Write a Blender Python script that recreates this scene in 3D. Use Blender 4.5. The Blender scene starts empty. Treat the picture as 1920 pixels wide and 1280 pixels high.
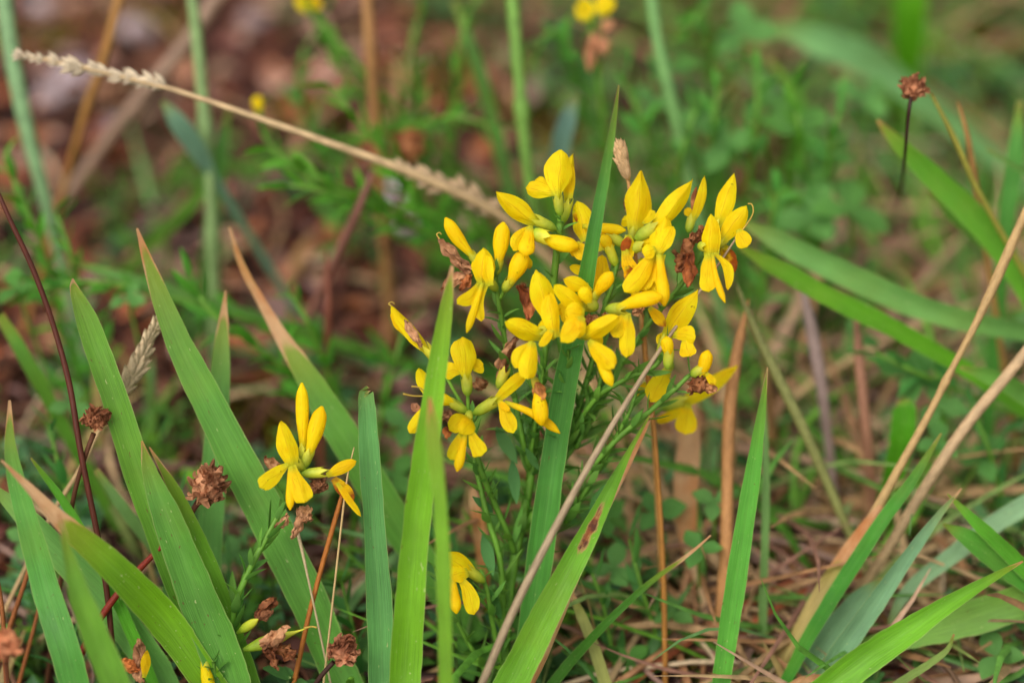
import bpy, math, random
from mathutils import Vector, Matrix, noise as mnoise

scene = bpy.context.scene
R = math.radians
random.seed(7)

# ---------------------------------------------------------------- camera, sky, sun, exposure
PITCH, D, LENS, H = R(38.0), 0.40, 82.0, 0.070        # view tilt, focus distance (m), lens, height of the frame centre
FWD = Vector((0, math.cos(PITCH), -math.sin(PITCH)))
UP = Vector((0, math.sin(PITCH), math.cos(PITCH)))
RIGHT = Vector((1, 0, 0))
CAM = Vector((0, 0, H)) - FWD * D
K = 18.0 / LENS / 960.0
cam_d = bpy.data.cameras.new('camera')
cam = bpy.data.objects.new('camera', cam_d)
scene.collection.objects.link(cam)
cam.location = CAM
cam.rotation_euler = (math.pi / 2 - PITCH, 0, 0)
cam_d.lens, cam_d.sensor_width, cam_d.sensor_fit = LENS, 36.0, 'HORIZONTAL'
cam_d.clip_start, cam_d.clip_end = 0.01, 100.0
cam_d.dof.use_dof = True
cam_d.dof.focus_distance = D
cam_d.dof.aperture_fstop = 5.2
cam_d.dof.aperture_blades = 7
scene.camera = cam

world = bpy.data.worlds.new('World')
scene.world = world
world.use_nodes = True
wn, wl = world.node_tree.nodes, world.node_tree.links
sky = wn.new('ShaderNodeTexSky')
sky.sky_type = 'NISHITA'
sky.sun_disc = False
sky.sun_elevation = R(58)
sky.sun_rotation = R(-140)
sky.dust_density = 4.0
hsv = wn.new('ShaderNodeHueSaturation')                # overcast: the cloud cover greys the sky
hsv.inputs['Saturation'].default_value = 0.25
bg = wn['Background']
bg.inputs['Strength'].default_value = 0.15
wl.new(sky.outputs[0], hsv.inputs['Color'])
wl.new(hsv.outputs[0], bg.inputs['Color'])

sun_d = bpy.data.lights.new('sun', 'SUN')
sun = bpy.data.objects.new('sun', sun_d)
scene.collection.objects.link(sun)
sun_d.energy, sun_d.angle, sun_d.color = 1.5, R(40), (1.0, 0.97, 0.92)
az = R(-140)                                           # high over the photographer's shoulder
sdir = Vector((math.sin(az) * math.cos(R(58)), math.cos(az) * math.cos(R(58)), math.sin(R(58))))
sun.rotation_euler = sdir.to_track_quat('Z', 'Y').to_euler()

scene.view_settings.view_transform = 'Standard'
scene.view_settings.look = 'None'
scene.view_settings.gamma = 1.0
scene.view_settings.exposure = 0.25
scene.cycles.use_denoising = True
scene.cycles.max_bounces = 6
scene.cycles.diffuse_bounces = 3
scene.cycles.glossy_bounces = 2
scene.cycles.transmission_bounces = 4


# ---------------------------------------------------------------- helpers
def at(px, py, d):
    """A point of the place: seen at (px, py) in the 1920 x 1280 photograph, d millimetres behind the focus plane."""
    z = D + d * 0.001
    return CAM + FWD * z + RIGHT * ((px - 960) * K * z) + UP * ((640 - py) * K * z)


def size(px, d):
    return px * K * (D + d * 0.001)


def gpt(px, py, h=0.0):
    """The point at height h (m) above the soil along the sight line through (px, py)."""
    v = FWD + RIGHT * ((px - 960) * K) + UP * ((640 - py) * K)
    return CAM + v * ((h - CAM.z) / v.z)


def depth_of(p):
    return ((p - CAM).dot(FWD) - D) * 1000


def lin(c):
    return tuple(((x / 255) / 12.92 if x / 255 <= 0.04045 else ((x / 255 + 0.055) / 1.055) ** 2.4) for x in c)


def catmull(ps, n):
    """Smooth list of vectors through ps (any dimension), n steps a segment."""
    q = [ps[0] * 2 - ps[1]] + list(ps) + [ps[-1] * 2 - ps[-2]]
    out = []
    for i in range(1, len(q) - 2):
        a, b, c, e = q[i - 1], q[i], q[i + 1], q[i + 2]
        for k in range(n):
            t = k / n
            out.append(0.5 * ((2 * b) + (c - a) * t + (2 * a - 5 * b + 4 * c - e) * t * t + (3 * b - a - 3 * c + e) * t ** 3))
    out.append(ps[-1].copy())
    return out


def sstep(a, b, x):
    t = min(1, max(0, (x - a) / (b - a)))
    return t * t * (3 - 2 * t)


class MB:
    """Collects faces for one mesh, with UVs (u across, v along) and a colour."""
    def __init__(self):
        self.v, self.f, self.uv, self.col = [], [], [], []

    def grid(self, rows, uvs, col=None, close=False):
        b = len(self.v)
        n = len(rows[0])
        for r, ur in zip(rows, uvs):
            self.v += r
            self.uv += ur
            self.col += [col or (1, 1, 1)] * n
        for i in range(len(rows) - 1):
            for j in range(n if close else n - 1):
                k = (j + 1) % n
                self.f.append((b + i * n + j, b + i * n + k, b + (i + 1) * n + k, b + (i + 1) * n + j))

    def build(self, name, mat, parent=None, origin=None, smooth=True, colors=False):
        o = origin if origin is not None else Vector((0, 0, 0))
        me = bpy.data.meshes.new(name)
        me.from_pydata([tuple(p - o) for p in self.v], [], self.f)
        uvl = me.uv_layers.new(name='UVMap')
        li = [0] * len(me.loops)
        me.loops.foreach_get('vertex_index', li)
        flat = []
        for i in li:
            flat += self.uv[i]
        uvl.data.foreach_set('uv', flat)
        if colors:
            ca = me.color_attributes.new('Col', 'FLOAT_COLOR', 'POINT')
            flat = []
            for c in self.col:
                flat += [c[0], c[1], c[2], 1.0]
            ca.data.foreach_set('color', flat)
        if smooth:
            me.polygons.foreach_set('use_smooth', [True] * len(me.polygons))
        me.materials.append(mat)
        ob = bpy.data.objects.new(name, me)
        scene.collection.objects.link(ob)
        if parent is not None:
            ob.parent = parent
        return ob


def tag(o, label, cat=None, group=None, kind=None):
    if label:
        o['label'] = label
    if cat:
        o['category'] = cat
    if group:
        o['group'] = group
    if kind:
        o['kind'] = kind
    return o


def empty(name, loc, parent=None):
    o = bpy.data.objects.new(name, None)
    scene.collection.objects.link(o)
    o.location = loc
    o.empty_display_size = 0.01
    if parent is not None:
        o.parent = parent
    return o


def tube(mb, pts, rad, n=8, flat=1.0, side=None, v0=0.0, v1=1.0, col=None, ridge=0.0):
    """Tube along pts (vectors) with radii rad; flat squeezes it along the normal that is not `side`."""
    rows, uvs = [], []
    prev = None
    m = len(pts)
    for i, p in enumerate(pts):
        t = (pts[min(i + 1, m - 1)] - pts[max(i - 1, 0)])
        if t.length < 1e-9:
            t = Vector((0, 0, 1))
        t.normalize()
        s = side if side is not None else (prev if prev is not None else t.orthogonal())
        s = (s - t * s.dot(t))
        if s.length < 1e-6:
            s = t.orthogonal()
        s.normalize()
        prev = s
        b = t.cross(s)
        r, u = [], []
        for k in range(n):
            a = 2 * math.pi * k / n
            rr = rad[i] * (1 + (ridge if k % 2 else 0))
            r.append(p + s * (math.cos(a) * rr) + b * (math.sin(a) * rr * flat))
            u.append((k / n, v0 + (v1 - v0) * i / (m - 1)))
        rows.append(r)
        uvs.append(u)
    mb.grid(rows, uvs, col, close=True)
    b0 = len(mb.v)
    for row, p, vv in ((rows[0], pts[0], v0), (rows[-1], pts[-1], v1)):
        base = b0 - len(rows) * n if row is rows[0] else b0 - n
        mb.v.append(p)
        mb.uv.append((0.5, vv))
        mb.col.append(col or (1, 1, 1))
        c = len(mb.v) - 1
        for k in range(n):
            mb.f.append((base + k, base + (k + 1) % n, c))


def face_side(t, p, roll):
    """Width direction of a sheet running along t whose face looks at the viewpoint, rolled about t."""
    view = (p - CAM).normalized()
    s = t.cross(view)
    if s.length < 1e-5:
        s = RIGHT.copy()
    s.normalize()
    return Matrix.Rotation(R(roll), 3, t) @ s


def ribbon(mb, pts, wid, roll=0.0, fold=0.12, across=5, roll2=None, col=None, wob=0.0, seed=0.0, side0=None):
    """A leaf blade: pts tip to base, wid full widths, fold the depth of the channel as a share of the width."""
    rows, uvs = [], []
    m = len(pts)
    for i, p in enumerate(pts):
        t = (pts[min(i + 1, m - 1)] - pts[max(i - 1, 0)]).normalized()
        f = i / (m - 1)
        rl = roll if roll2 is None else roll + (roll2 - roll) * f
        if side0 is None:
            s = face_side(t, p, rl)
        else:
            s = side0 - t * side0.dot(t)
            s.normalize()
        nrm = t.cross(s)
        r, u = [], []
        for k in range(across):
            x = -1 + 2 * k / (across - 1)
            w = wid[i] * 0.5
            if wob:
                w *= 1 + wob * mnoise.noise(Vector((f * 9 + seed, x * 0.8, seed))) + wob * 0.7 * mnoise.noise(Vector((f * 31 + seed, x * 2, seed)))
            r.append(p + s * (x * w) + nrm * ((abs(x) ** 1.4 * 1.35 * fold + 0.05 * mnoise.noise(Vector((f * 5 + seed, x * 1.6, 3.1)))) * wid[i]))
            u.append(((x + 1) / 2, 1 - f))
        rows.append(r)
        uvs.append(u)
    mb.grid(rows, uvs, col)


# ---------------------------------------------------------------- materials
def mat_new(name):
    m = bpy.data.materials.new(name)
    m.use_nodes = True
    nt = m.node_tree
    for n in list(nt.nodes):
        nt.nodes.remove(n)
    return m, nt.nodes, nt.links


def N(nodes, t, **kw):
    n = nodes.new(t)
    for k, v in kw.items():
        setattr(n, k, v)
    return n


def math_n(nodes, links, op, a, b=None, c=None, clamp=False):
    n = N(nodes, 'ShaderNodeMath', operation=op, use_clamp=clamp)
    for i, x in enumerate((a, b, c)):
        if x is None:
            continue
        if isinstance(x, (int, float)):
            n.inputs[i].default_value = x
        else:
            links.new(x, n.inputs[i])
    return n.outputs[0]


def mix_c(nodes, links, fac, a, b, blend='MIX'):
    n = N(nodes, 'ShaderNodeMix', data_type='RGBA', blend_type=blend)
    for i, x in ((0, fac), (6, a), (7, b)):
        if isinstance(x, (int, float)):
            n.inputs[i].default_value = x
        elif isinstance(x, tuple):
            n.inputs[i].default_value = (*x, 1.0)
        else:
            links.new(x, n.inputs[i])
    return n.outputs[2]


def maprange(nodes, links, x, a, b, c=0.0, d=1.0, smooth=True):
    n = N(nodes, 'ShaderNodeMapRange', interpolation_type='SMOOTHSTEP' if smooth else 'LINEAR')
    links.new(x, n.inputs[0])
    for i, v in ((1, a), (2, b), (3, c), (4, d)):
        if isinstance(v, (int, float)):
            n.inputs[i].default_value = v
        else:
            links.new(v, n.inputs[i])
    return n.outputs[0]


def noise_n(nodes, links, vec, scale, detail=3.0, rough=0.55):
    n = N(nodes, 'ShaderNodeTexNoise')
    n.inputs['Scale'].default_value = scale
    n.inputs['Detail'].default_value = detail
    n.inputs['Roughness'].default_value = rough
    links.new(vec, n.inputs['Vector'])
    return n.outputs[0], n.outputs[1]


def uv_xy(nodes, links):
    u = N(nodes, 'ShaderNodeUVMap', uv_map='UVMap')
    s = N(nodes, 'ShaderNodeSeparateXYZ')
    links.new(u.outputs[0], s.inputs[0])
    return u.outputs[0], s.outputs[0], s.outputs[1]


def leafy_out(nodes, links, color, rough, trans, spec=0.35, bump=None, bump_d=0.0002, tcol=None, coat=0.0):
    pr = N(nodes, 'ShaderNodeBsdfPrincipled')
    links.new(color, pr.inputs['Base Color'])
    if isinstance(rough, (int, float)):
        pr.inputs['Roughness'].default_value = rough
    else:
        links.new(rough, pr.inputs['Roughness'])
    pr.inputs['Specular IOR Level'].default_value = spec
    if bump is not None:
        b = N(nodes, 'ShaderNodeBump')
        b.inputs['Distance'].default_value = bump_d
        b.inputs['Strength'].default_value = 0.8
        links.new(bump, b.inputs['Height'])
        links.new(b.outputs[0], pr.inputs['Normal'])
    out = N(nodes, 'ShaderNodeOutputMaterial')
    if trans > 0:
        tr = N(nodes, 'ShaderNodeBsdfTranslucent')
        links.new(tcol if tcol is not None else color, tr.inputs[0])
        mx = N(nodes, 'ShaderNodeMixShader')
        mx.inputs[0].default_value = trans
        links.new(pr.outputs[0], mx.inputs[1])
        links.new(tr.outputs[0], mx.inputs[2])
        links.new(mx.outputs[0], out.inputs[0])
    else:
        links.new(pr.outputs[0], out.inputs[0])


def make_blade_mat(lesion=None):
    m, n, l = mat_new('grass_blade')
    uv, u, v = uv_xy(n, l)
    oi = N(n, 'ShaderNodeObjectInfo')
    tc = N(n, 'ShaderNodeTexCoord')
    col, a = oi.outputs['Color'], oi.outputs['Alpha']
    nz, _ = noise_n(n, l, tc.outputs['Object'], 90, 4)
    nf, _ = noise_n(n, l, tc.outputs['Object'], 420, 4)
    # fine parallel veins
    cmb = N(n, 'ShaderNodeCombineXYZ')
    l.new(math_n(n, l, 'MULTIPLY', u, 46.0), cmb.inputs[0])
    l.new(math_n(n, l, 'MULTIPLY', v, 7.0), cmb.inputs[1])
    l.new(oi.outputs['Random'], cmb.inputs[2])
    vein, _ = noise_n(n, l, cmb.outputs[0], 1.0, 2)
    edge = math_n(n, l, 'MULTIPLY', math_n(n, l, 'ABSOLUTE', math_n(n, l, 'SUBTRACT', u, 0.5)), 2.0)
    mid = maprange(n, l, edge, 0.0, 0.13, 1.0, 0.0)
    val = math_n(n, l, 'ADD', maprange(n, l, nz, 0.3, 0.7, 0.86, 1.2, False), maprange(n, l, vein, 0.3, 0.7, -0.2, 0.2, False))
    c = mix_c(n, l, 1.0, col, val, 'MULTIPLY')
    c = mix_c(n, l, math_n(n, l, 'MULTIPLY', mid, 0.05), c, lin((170, 200, 110)))
    c = mix_c(n, l, maprange(n, l, edge, 0.93, 1.0, 0, 0.45), c, lin((190, 196, 120)))
    yel = maprange(n, l, math_n(n, l, 'ADD', v, math_n(n, l, 'MULTIPLY', nz, 0.2)), math_n(n, l, 'SUBTRACT', a, 0.16), math_n(n, l, 'ADD', a, 0.12))
    c = mix_c(n, l, math_n(n, l, 'MULTIPLY', yel, 0.6), c, lin((150, 150, 40)))
    # browned tip that creeps down the margins
    e6 = math_n(n, l, 'POWER', edge, 4.0)
    vv = math_n(n, l, 'ADD', v, math_n(n, l, 'ADD', math_n(n, l, 'MULTIPLY', math_n(n, l, 'SUBTRACT', nz, 0.5), 0.16), math_n(n, l, 'MULTIPLY', e6, 0.09)))
    br = maprange(n, l, vv, math_n(n, l, 'SUBTRACT', a, 0.015), math_n(n, l, 'ADD', a, 0.05))
    brown = mix_c(n, l, maprange(n, l, math_n(n, l, 'ADD', math_n(n, l, 'MULTIPLY', vein, 0.7), math_n(n, l, 'MULTIPLY', nf, 0.3)), 0.36, 0.62), lin((186, 116, 62)), lin((226, 178, 126)))
    brown = mix_c(n, l, 0.5, brown, mix_c(n, l, maprange(n, l, nz, 0.4, 0.6), lin((206, 124, 62)), lin((226, 184, 138))))
    c = mix_c(n, l, br, c, brown)
    big, _ = noise_n(n, l, tc.outputs['Object'], 38, 3)
    c = mix_c(n, l, maprange(n, l, big, 0.5, 0.72, 0, 0.5), c, mix_c(n, l, 0.5, c, lin((150, 166, 50))))
    # small pale nicks and brown specks
    cm2 = N(n, 'ShaderNodeCombineXYZ')
    l.new(math_n(n, l, 'MULTIPLY', u, 9.0), cm2.inputs[0])
    l.new(math_n(n, l, 'MULTIPLY', v, 38.0), cm2.inputs[1])
    l.new(math_n(n, l, 'MULTIPLY', oi.outputs['Random'], 50.0), cm2.inputs[2])
    sp, _ = noise_n(n, l, cm2.outputs[0], 1.3, 2)
    c = mix_c(n, l, maprange(n, l, sp, 0.70, 0.75, 0, 0.8), c, lin((190, 200, 130)))
    c = mix_c(n, l, maprange(n, l, sp, 0.30, 0.25, 0, 0.75), c, lin((110, 70, 40)))
    if lesion:
        u0, v0, ru, rv = lesion
        du = math_n(n, l, 'DIVIDE', math_n(n, l, 'SUBTRACT', u, u0), ru)
        dv = math_n(n, l, 'DIVIDE', math_n(n, l, 'SUBTRACT', v, v0), rv)
        rr = math_n(n, l, 'ADD', math_n(n, l, 'MULTIPLY', du, du), math_n(n, l, 'MULTIPLY', dv, dv))
        rr = math_n(n, l, 'ADD', rr, math_n(n, l, 'ADD', math_n(n, l, 'MULTIPLY', math_n(n, l, 'SUBTRACT', nf, 0.5), 2.6), math_n(n, l, 'MULTIPLY', math_n(n, l, 'SUBTRACT', vein, 0.5), 2.4)))
        c = mix_c(n, l, maprange(n, l, rr, 1.25, 0.9), c, lin((190, 150, 84)))
        c = mix_c(n, l, maprange(n, l, rr, 0.85, 0.45), c, mix_c(n, l, maprange(n, l, nf, 0.4, 0.6), lin((96, 46, 18)), lin((160, 88, 40))))
    rough = maprange(n, l, nf, 0.3, 0.7, 0.36, 0.56, False)
    leafy_out(n, l, c, rough, 0.32, 0.4, vein, 0.00018)
    return m


def make_petal_mat(name, fresh):
    m, n, l = mat_new(name)
    uv, u, v = uv_xy(n, l)
    oi = N(n, 'ShaderNodeObjectInfo')
    tc = N(n, 'ShaderNodeTexCoord')
    nz, _ = noise_n(n, l, tc.outputs['Object'], 260, 3)
    nf, _ = noise_n(n, l, tc.outputs['Object'], 1100, 3)
    cmb = N(n, 'ShaderNodeCombineXYZ')
    l.new(math_n(n, l, 'MULTIPLY', u, 22.0), cmb.inputs[0])
    l.new(math_n(n, l, 'MULTIPLY', v, 3.0), cmb.inputs[1])
    l.new(math_n(n, l, 'MULTIPLY', oi.outputs['Random'], 30.0), cmb.inputs[2])
    vein, _ = noise_n(n, l, cmb.outputs[0], 1.0, 2)
    if fresh:
        c = mix_c(n, l, maprange(n, l, nz, 0.3, 0.7), lin((254, 214, 4)), lin((255, 232, 16)))
        c = mix_c(n, l, 1.0, c, oi.outputs['Color'], 'MULTIPLY')
        c = mix_c(n, l, maprange(n, l, vein, 0.42, 0.28, 0, 0.5), c, lin((226, 156, 6)))
        ed = math_n(n, l, 'ABSOLUTE', math_n(n, l, 'SUBTRACT', u, 0.5))
        c = mix_c(n, l, math_n(n, l, 'MULTIPLY', maprange(n, l, ed, 0.035, 0.0, 0, 0.5), maprange(n, l, v, 0.95, 0.6)), c, lin((214, 160, 10)))  # fold shading painted into the petal colour along its midline
        c = mix_c(n, l, maprange(n, l, v, 0.26, 0.0, 0, 0.8), c, lin((196, 204, 50)))
        big, _ = noise_n(n, l, tc.outputs['Object'], 520, 4, 0.7)
        spk = math_n(n, l, 'MULTIPLY', maprange(n, l, big, 0.675, 0.72), math_n(n, l, 'ADD', 0.35, math_n(n, l, 'MULTIPLY', oi.outputs['Random'], 0.5)))
        c = mix_c(n, l, spk, c, lin((132, 78, 14)))
        wilt = maprange(n, l, math_n(n, l, 'ADD', nz, math_n(n, l, 'MULTIPLY', v, 0.25)), math_n(n, l, 'SUBTRACT', 1.1, oi.outputs['Alpha']), math_n(n, l, 'SUBTRACT', 1.28, oi.outputs['Alpha']))
        c = mix_c(n, l, wilt, c, mix_c(n, l, nf, lin((200, 98, 10)), lin((120, 62, 24))))
        leafy_out(n, l, c, 0.6, 0.44, 0.18, vein, 0.00016)
    else:
        c = mix_c(n, l, maprange(n, l, nz, 0.38, 0.62), lin((96, 62, 40)), lin((190, 150, 114)))
        c = mix_c(n, l, maprange(n, l, vein, 0.35, 0.7, 0, 0.6), c, lin((168, 116, 84)))
        c = mix_c(n, l, 1.0, c, oi.outputs['Color'], 'MULTIPLY')
        leafy_out(n, l, c, 0.65, 0.2, 0.25, vein, 0.0003)
    return m


def make_green_mat(name, base, tip, trans=0.25, streak=False, rough=0.5):
    """Stems, calyces, pods: tinted by the object's colour."""
    m, n, l = mat_new(name)
    uv, u, v = uv_xy(n, l)
    oi = N(n, 'ShaderNodeObjectInfo')
    tc = N(n, 'ShaderNodeTexCoord')
    nz, _ = noise_n(n, l, tc.outputs['Object'], 300, 4)
    nf, _ = noise_n(n, l, tc.outputs['Object'], 1500, 3)
    c = mix_c(n, l, v, base, tip)
    c = mix_c(n, l, 1.0, c, maprange(n, l, nz, 0.3, 0.7, 0.86 if streak else 0.72, 1.14 if streak else 1.25, False), 'MULTIPLY')
    if streak:
        cmb = N(n, 'ShaderNodeCombineXYZ')
        l.new(math_n(n, l, 'MULTIPLY', u, 14.0), cmb.inputs[0])
        l.new(math_n(n, l, 'MULTIPLY', v, 34.0), cmb.inputs[1])
        st, _ = noise_n(n, l, cmb.outputs[0], 1.0, 4)
        c = mix_c(n, l, maprange(n, l, st, 0.42, 0.62), c, mix_c(n, l, 0.4, c, lin((96, 72, 50))))
    c = mix_c(n, l, 1.0, c, oi.outputs['Color'], 'MULTIPLY')
    leafy_out(n, l, c, rough, trans, 0.35, nf, 0.0001)
    return m


def make_attr_mat(name, trans, rough=0.6, nscale=500):
    """Many small pieces, each with its own colour."""
    m, n, l = mat_new(name)
    at_ = N(n, 'ShaderNodeAttribute', attribute_name='Col')
    tc = N(n, 'ShaderNodeTexCoord')
    nz, _ = noise_n(n, l, tc.outputs['Object'], nscale, 4)
    c = mix_c(n, l, 1.0, at_.outputs['Color'], maprange(n, l, nz, 0.3, 0.7, 0.65, 1.35, False), 'MULTIPLY')
    leafy_out(n, l, c, rough, trans, 0.3, nz, 0.0004)
    return m


def make_soil_mat():
    m, n, l = mat_new('soil')
    tc = N(n, 'ShaderNodeTexCoord')
    o = tc.outputs['Object']
    a, _ = noise_n(n, l, o, 30, 5)
    b, _ = noise_n(n, l, o, 160, 6, 0.7)
    g, _ = noise_n(n, l, o, 14, 3)
    c = mix_c(n, l, maprange(n, l, b, 0.3, 0.7), lin((30, 18, 14)), lin((90, 56, 42)))
    c = mix_c(n, l, maprange(n, l, a, 0.45, 0.68, 0, 0.7), c, lin((80, 50, 38)))
    c = mix_c(n, l, maprange(n, l, g, 0.54, 0.68, 0, 0.45), c, lin((78, 72, 20)))
    leafy_out(n, l, c, 0.9, 0, 0.2, b, 0.004)
    return m


M_BLADE = make_blade_mat()
M_LESION = make_blade_mat((0.52, 0.61, 0.22, 0.065))
M_PETAL = make_petal_mat('petal', True)
M_DRY = make_petal_mat('dried_petal', False)
M_STEM = make_green_mat('green_stem', lin((120, 160, 62)), lin((118, 164, 56)), 0.15)
M_CALYX = make_green_mat('calyx', lin((140, 176, 46)), lin((212, 208, 62)), 0.3)
M_LEAF = make_green_mat('small_leaf', lin((92, 142, 58)), lin((106, 160, 66)), 0.32)
M_STRAW = make_green_mat('straw', lin((255, 255, 255)), lin((255, 255, 255)), 0.1, True, 0.6)
M_ATTR = make_attr_mat('litter', 0.12)
M_HERB = make_attr_mat('herb', 0.3, 0.5, 300)
M_SOIL = make_soil_mat()

YEL = (1.0, 1.0, 1.0)


# ---------------------------------------------------------------- ground
def hgt(x, y):
    return 0.006 * mnoise.noise(Vector((x * 22, y * 22, 1.3))) + 0.003 * mnoise.noise(Vector((x * 70, y * 70, 4.0)))


def build_ground():
    xs = []
    c = 0.0
    st = 0.005
    while c < 12:
        xs.append(c)
        if c > 0.42:
            st *= 1.5
        c += st
    ax = [-x for x in reversed(xs[1:])] + xs
    mb = MB()
    rows = [[Vector((x, y + 0.1, hgt(x, y + 0.1))) for x in ax] for y in ax]
    mb.grid(rows, [[(0, 0)] * len(ax)] * len(ax))
    tag(mb.build('ground', M_SOIL), 'brown bare soil with bits of moss under the plants', kind='structure')


build_ground()


MARKS = [(500, 220, 'the drooping grass stalk'), (70, 500, 'the dark red-brown wiry stem'), (770, 310, 'the two palest pebbles'), (1045, 300, 'the topmost yellow flower'), (1155, 180, 'the tip of the tall narrow blade'),
         (1112, 20, 'the far pair of yellow flowers'), (1560, 80, 'the wide sage green blade'), (1712, 230, 'the dark-stemmed seed head'), (1600, 510, 'the wide light green bending blade'),
         (1790, 690, 'the jointed straw stalk'), (1400, 900, 'the lone upright blade among straw'), (1290, 880, 'the broad dead tan leaf'), (1060, 1060, 'the blade with the rusty lesion'), (860, 1100, 'the low hanging flower'),
         (695, 950, 'the blunt blue-green blade'), (570, 860, 'the small greenweed shoot'), (182, 785, 'the round brown knob'), (390, 940, 'the crumpled brown flower head'), (130, 1030, 'the rust-tipped slanting blade'),
         (1740, 1150, 'the low arching folded blade'), (695, 110, 'the straight tan dead stem'), (385, 300, 'the pale green jointed stem'), (540, 610, 'the arching withered-tipped blade'), (575, 20, 'the far single yellow bloom'),
         (970, 120, 'the green jointed stem behind the flowers'), (1240, 120, 'the green stem leaning behind the tall blade'), (1560, 1020, 'the straw-coloured sheath'), (150, 200, 'the ochre dead stem'), (800, 650, 'the wilted side flowers'), (1890, 400, 'the upright blade beside straw')]


def near(x, y):
    return min(MARKS, key=lambda m: (m[0] - x) ** 2 + (m[1] - y) ** 2)[2]


# ---------------------------------------------------------------- grass blades
def to_root(pts, wid):
    """Carry a blade or stalk on from its last point down into the soil."""
    d = pts[-1] - pts[max(0, len(pts) - 4)]
    d.normalize()
    p = pts[-1]
    if p.z < 0.003:
        return pts, wid
    d = Vector((d.x, d.y, min(d.z, -0.45))).normalized()
    L = (p.z + 0.003) / -d.z
    k = 4
    for i in range(1, k + 1):
        pts.append(p + d * (L * i / k))
        wid.append(wid[-1] * (0.97 if i < k else 0.8))
    return pts, wid


def spec_points(spec, n=7):
    v = []
    for (x, y, w, d) in spec:
        if d is None:                                  # lying on the ground
            p = gpt(x, y, 0.005)
            v.append(Vector((*p, size(w, depth_of(p)))))
        else:
            v.append(Vector((*at(x, y, d), size(w, d))))
    sm = catmull(v, n)
    return [Vector(q[:3]) for q in sm], [max(q[3], 0.0001) for q in sm]


def blade(label, spec, col, brown=1.0, roll=0.0, roll2=None, fold=0.10, group=None, root=True, name='blade_of_grass', cat='grass blade', mat=None, ws=1.0):
    pts, wid = spec_points(spec)
    wid = [w * ws for w in wid]
    k = 1 / max(0.55, math.cos(R(roll if roll2 is None else (roll + roll2) / 2)))
    wid = [w * k for w in wid]
    if root:
        pts, wid = to_root(pts, wid)
    base = pts[-1].copy()
    mb = MB()
    ribbon(mb, pts, wid, roll, fold, 7, roll2, wob=0.09, seed=random.random() * 50)
    o = mb.build(name, mat or M_BLADE, origin=base)
    o.location = base
    o.color = (*lin(col), brown)
    return tag(o, label, cat, group, 'thing')


def stalk(label, spec, col, group=None, name='dry_stalk', cat='stalk', root=True, mat=None, sides=8, nodes=()):
    pts, wid = spec_points(spec)
    if root:
        pts, wid = to_root(pts, wid)
    base = pts[-1].copy()
    m = len(pts)
    rad = [w * 0.5 for w in wid]
    for f in nodes:
        for i in range(m):
            rad[i] *= 1 + 0.45 * math.exp(-((i / (m - 1) - f) * m * 0.9) ** 2)
    mb = MB()
    tube(mb, pts, rad, sides, ridge=0.06)
    o = mb.build(name, mat or M_STRAW, origin=base)
    o.location = base
    o.color = (*lin(col), 1.0)
    return tag(o, label, cat, group)


# x, y, width (px), depth (mm) from tip to base
blade('broad green grass blade with an orange-brown tip crossing behind the low flower cluster',
      [(257, 428, 5, 6), (285, 510, 30, 6), (335, 640, 56, 6), (410, 790, 76, 7), (492, 950, 84, 8), (570, 1110, 84, 9), (625, 1235, 80, 10), (655, 1300, 76, 10)], (98, 156, 56), 0.90, 12, -10, ws=0.85)
blade('green grass blade with blunt yellowing tip beside the brown knob seed head',
      [(136, 522, 3, 2), (140, 545, 22, 2), (165, 610, 48, 2), (208, 730, 56, 2), (258, 880, 62, 3), (318, 1040, 66, 4), (375, 1180, 66, 6), (410, 1300, 60, 8)], (104, 158, 44), 0.93, -15, 10, ws=0.9)
blade('upright pale green grass blade with one brown edge and sharp brown point',
      [(423, 545, 3, 16), (418, 620, 22, 16), (412, 730, 40, 16), (402, 880, 48, 17), (394, 1020, 48, 18), (388, 1150, 46, 19)], (108, 166, 76), 0.86, 10)
blade('arching grass blade with long withered tan tip and orange band',
      [(430, 425, 5, 22), (455, 500, 16, 22), (510, 600, 26, 21), (560, 680, 46, 20), (610, 760, 66, 20), (670, 860, 74, 20), (745, 985, 74, 21), (830, 1110, 66, 22)], (100, 158, 54), 0.66, 14, -8, ws=0.85)
blade('broad green grass blade in front of the red-brown stem, folded lengthwise',
      [(266, 826, 4, -3), (285, 890, 40, -3), (322, 985, 72, -3), (366, 1100, 90, -2), (410, 1210, 96, -1), (440, 1300, 92, 0)], (96, 154, 54), 0.955, 16, 6, 0.18, ws=0.8)
blade('narrow green grass blade pressed against the folded broad blade',
      [(280, 838, 3, 1), (330, 925, 26, 1), (378, 1030, 36, 2), (420, 1140, 42, 3), (460, 1260, 44, 4), (475, 1310, 42, 4)], (112, 168, 36), 0.94, -20, ws=0.85)
blade('grass blade with long rust-orange withered tip slanting across other blades',
      [(2, 862, 4, -15), (50, 910, 18, -15), (110, 972, 38, -14), (170, 1025, 56, -12), (240, 1090, 70, -9), (310, 1165, 78, -4), (360, 1235, 70, -2)], (112, 164, 24), 0.66, -10, 5, ws=0.85)
blade('soft green grass blade beside the rust-tipped slanting blade',
      [(18, 750, 6, -6), (22, 850, 30, -6), (50, 970, 52, -6), (88, 1100, 64, -6), (125, 1220, 68, -8), (150, 1310, 66, -7)], (92, 160, 62), 0.93, 18, ws=0.8)
blade('blurred grass blade with pale brown tip leaning out over the other blades',
      [(110, 960, 4, -26), (128, 1040, 22, -25), (150, 1120, 46, -24), (185, 1210, 58, -22), (222, 1300, 62, -20)], (112, 166, 50), 0.93, -12, ws=0.9)
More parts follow.
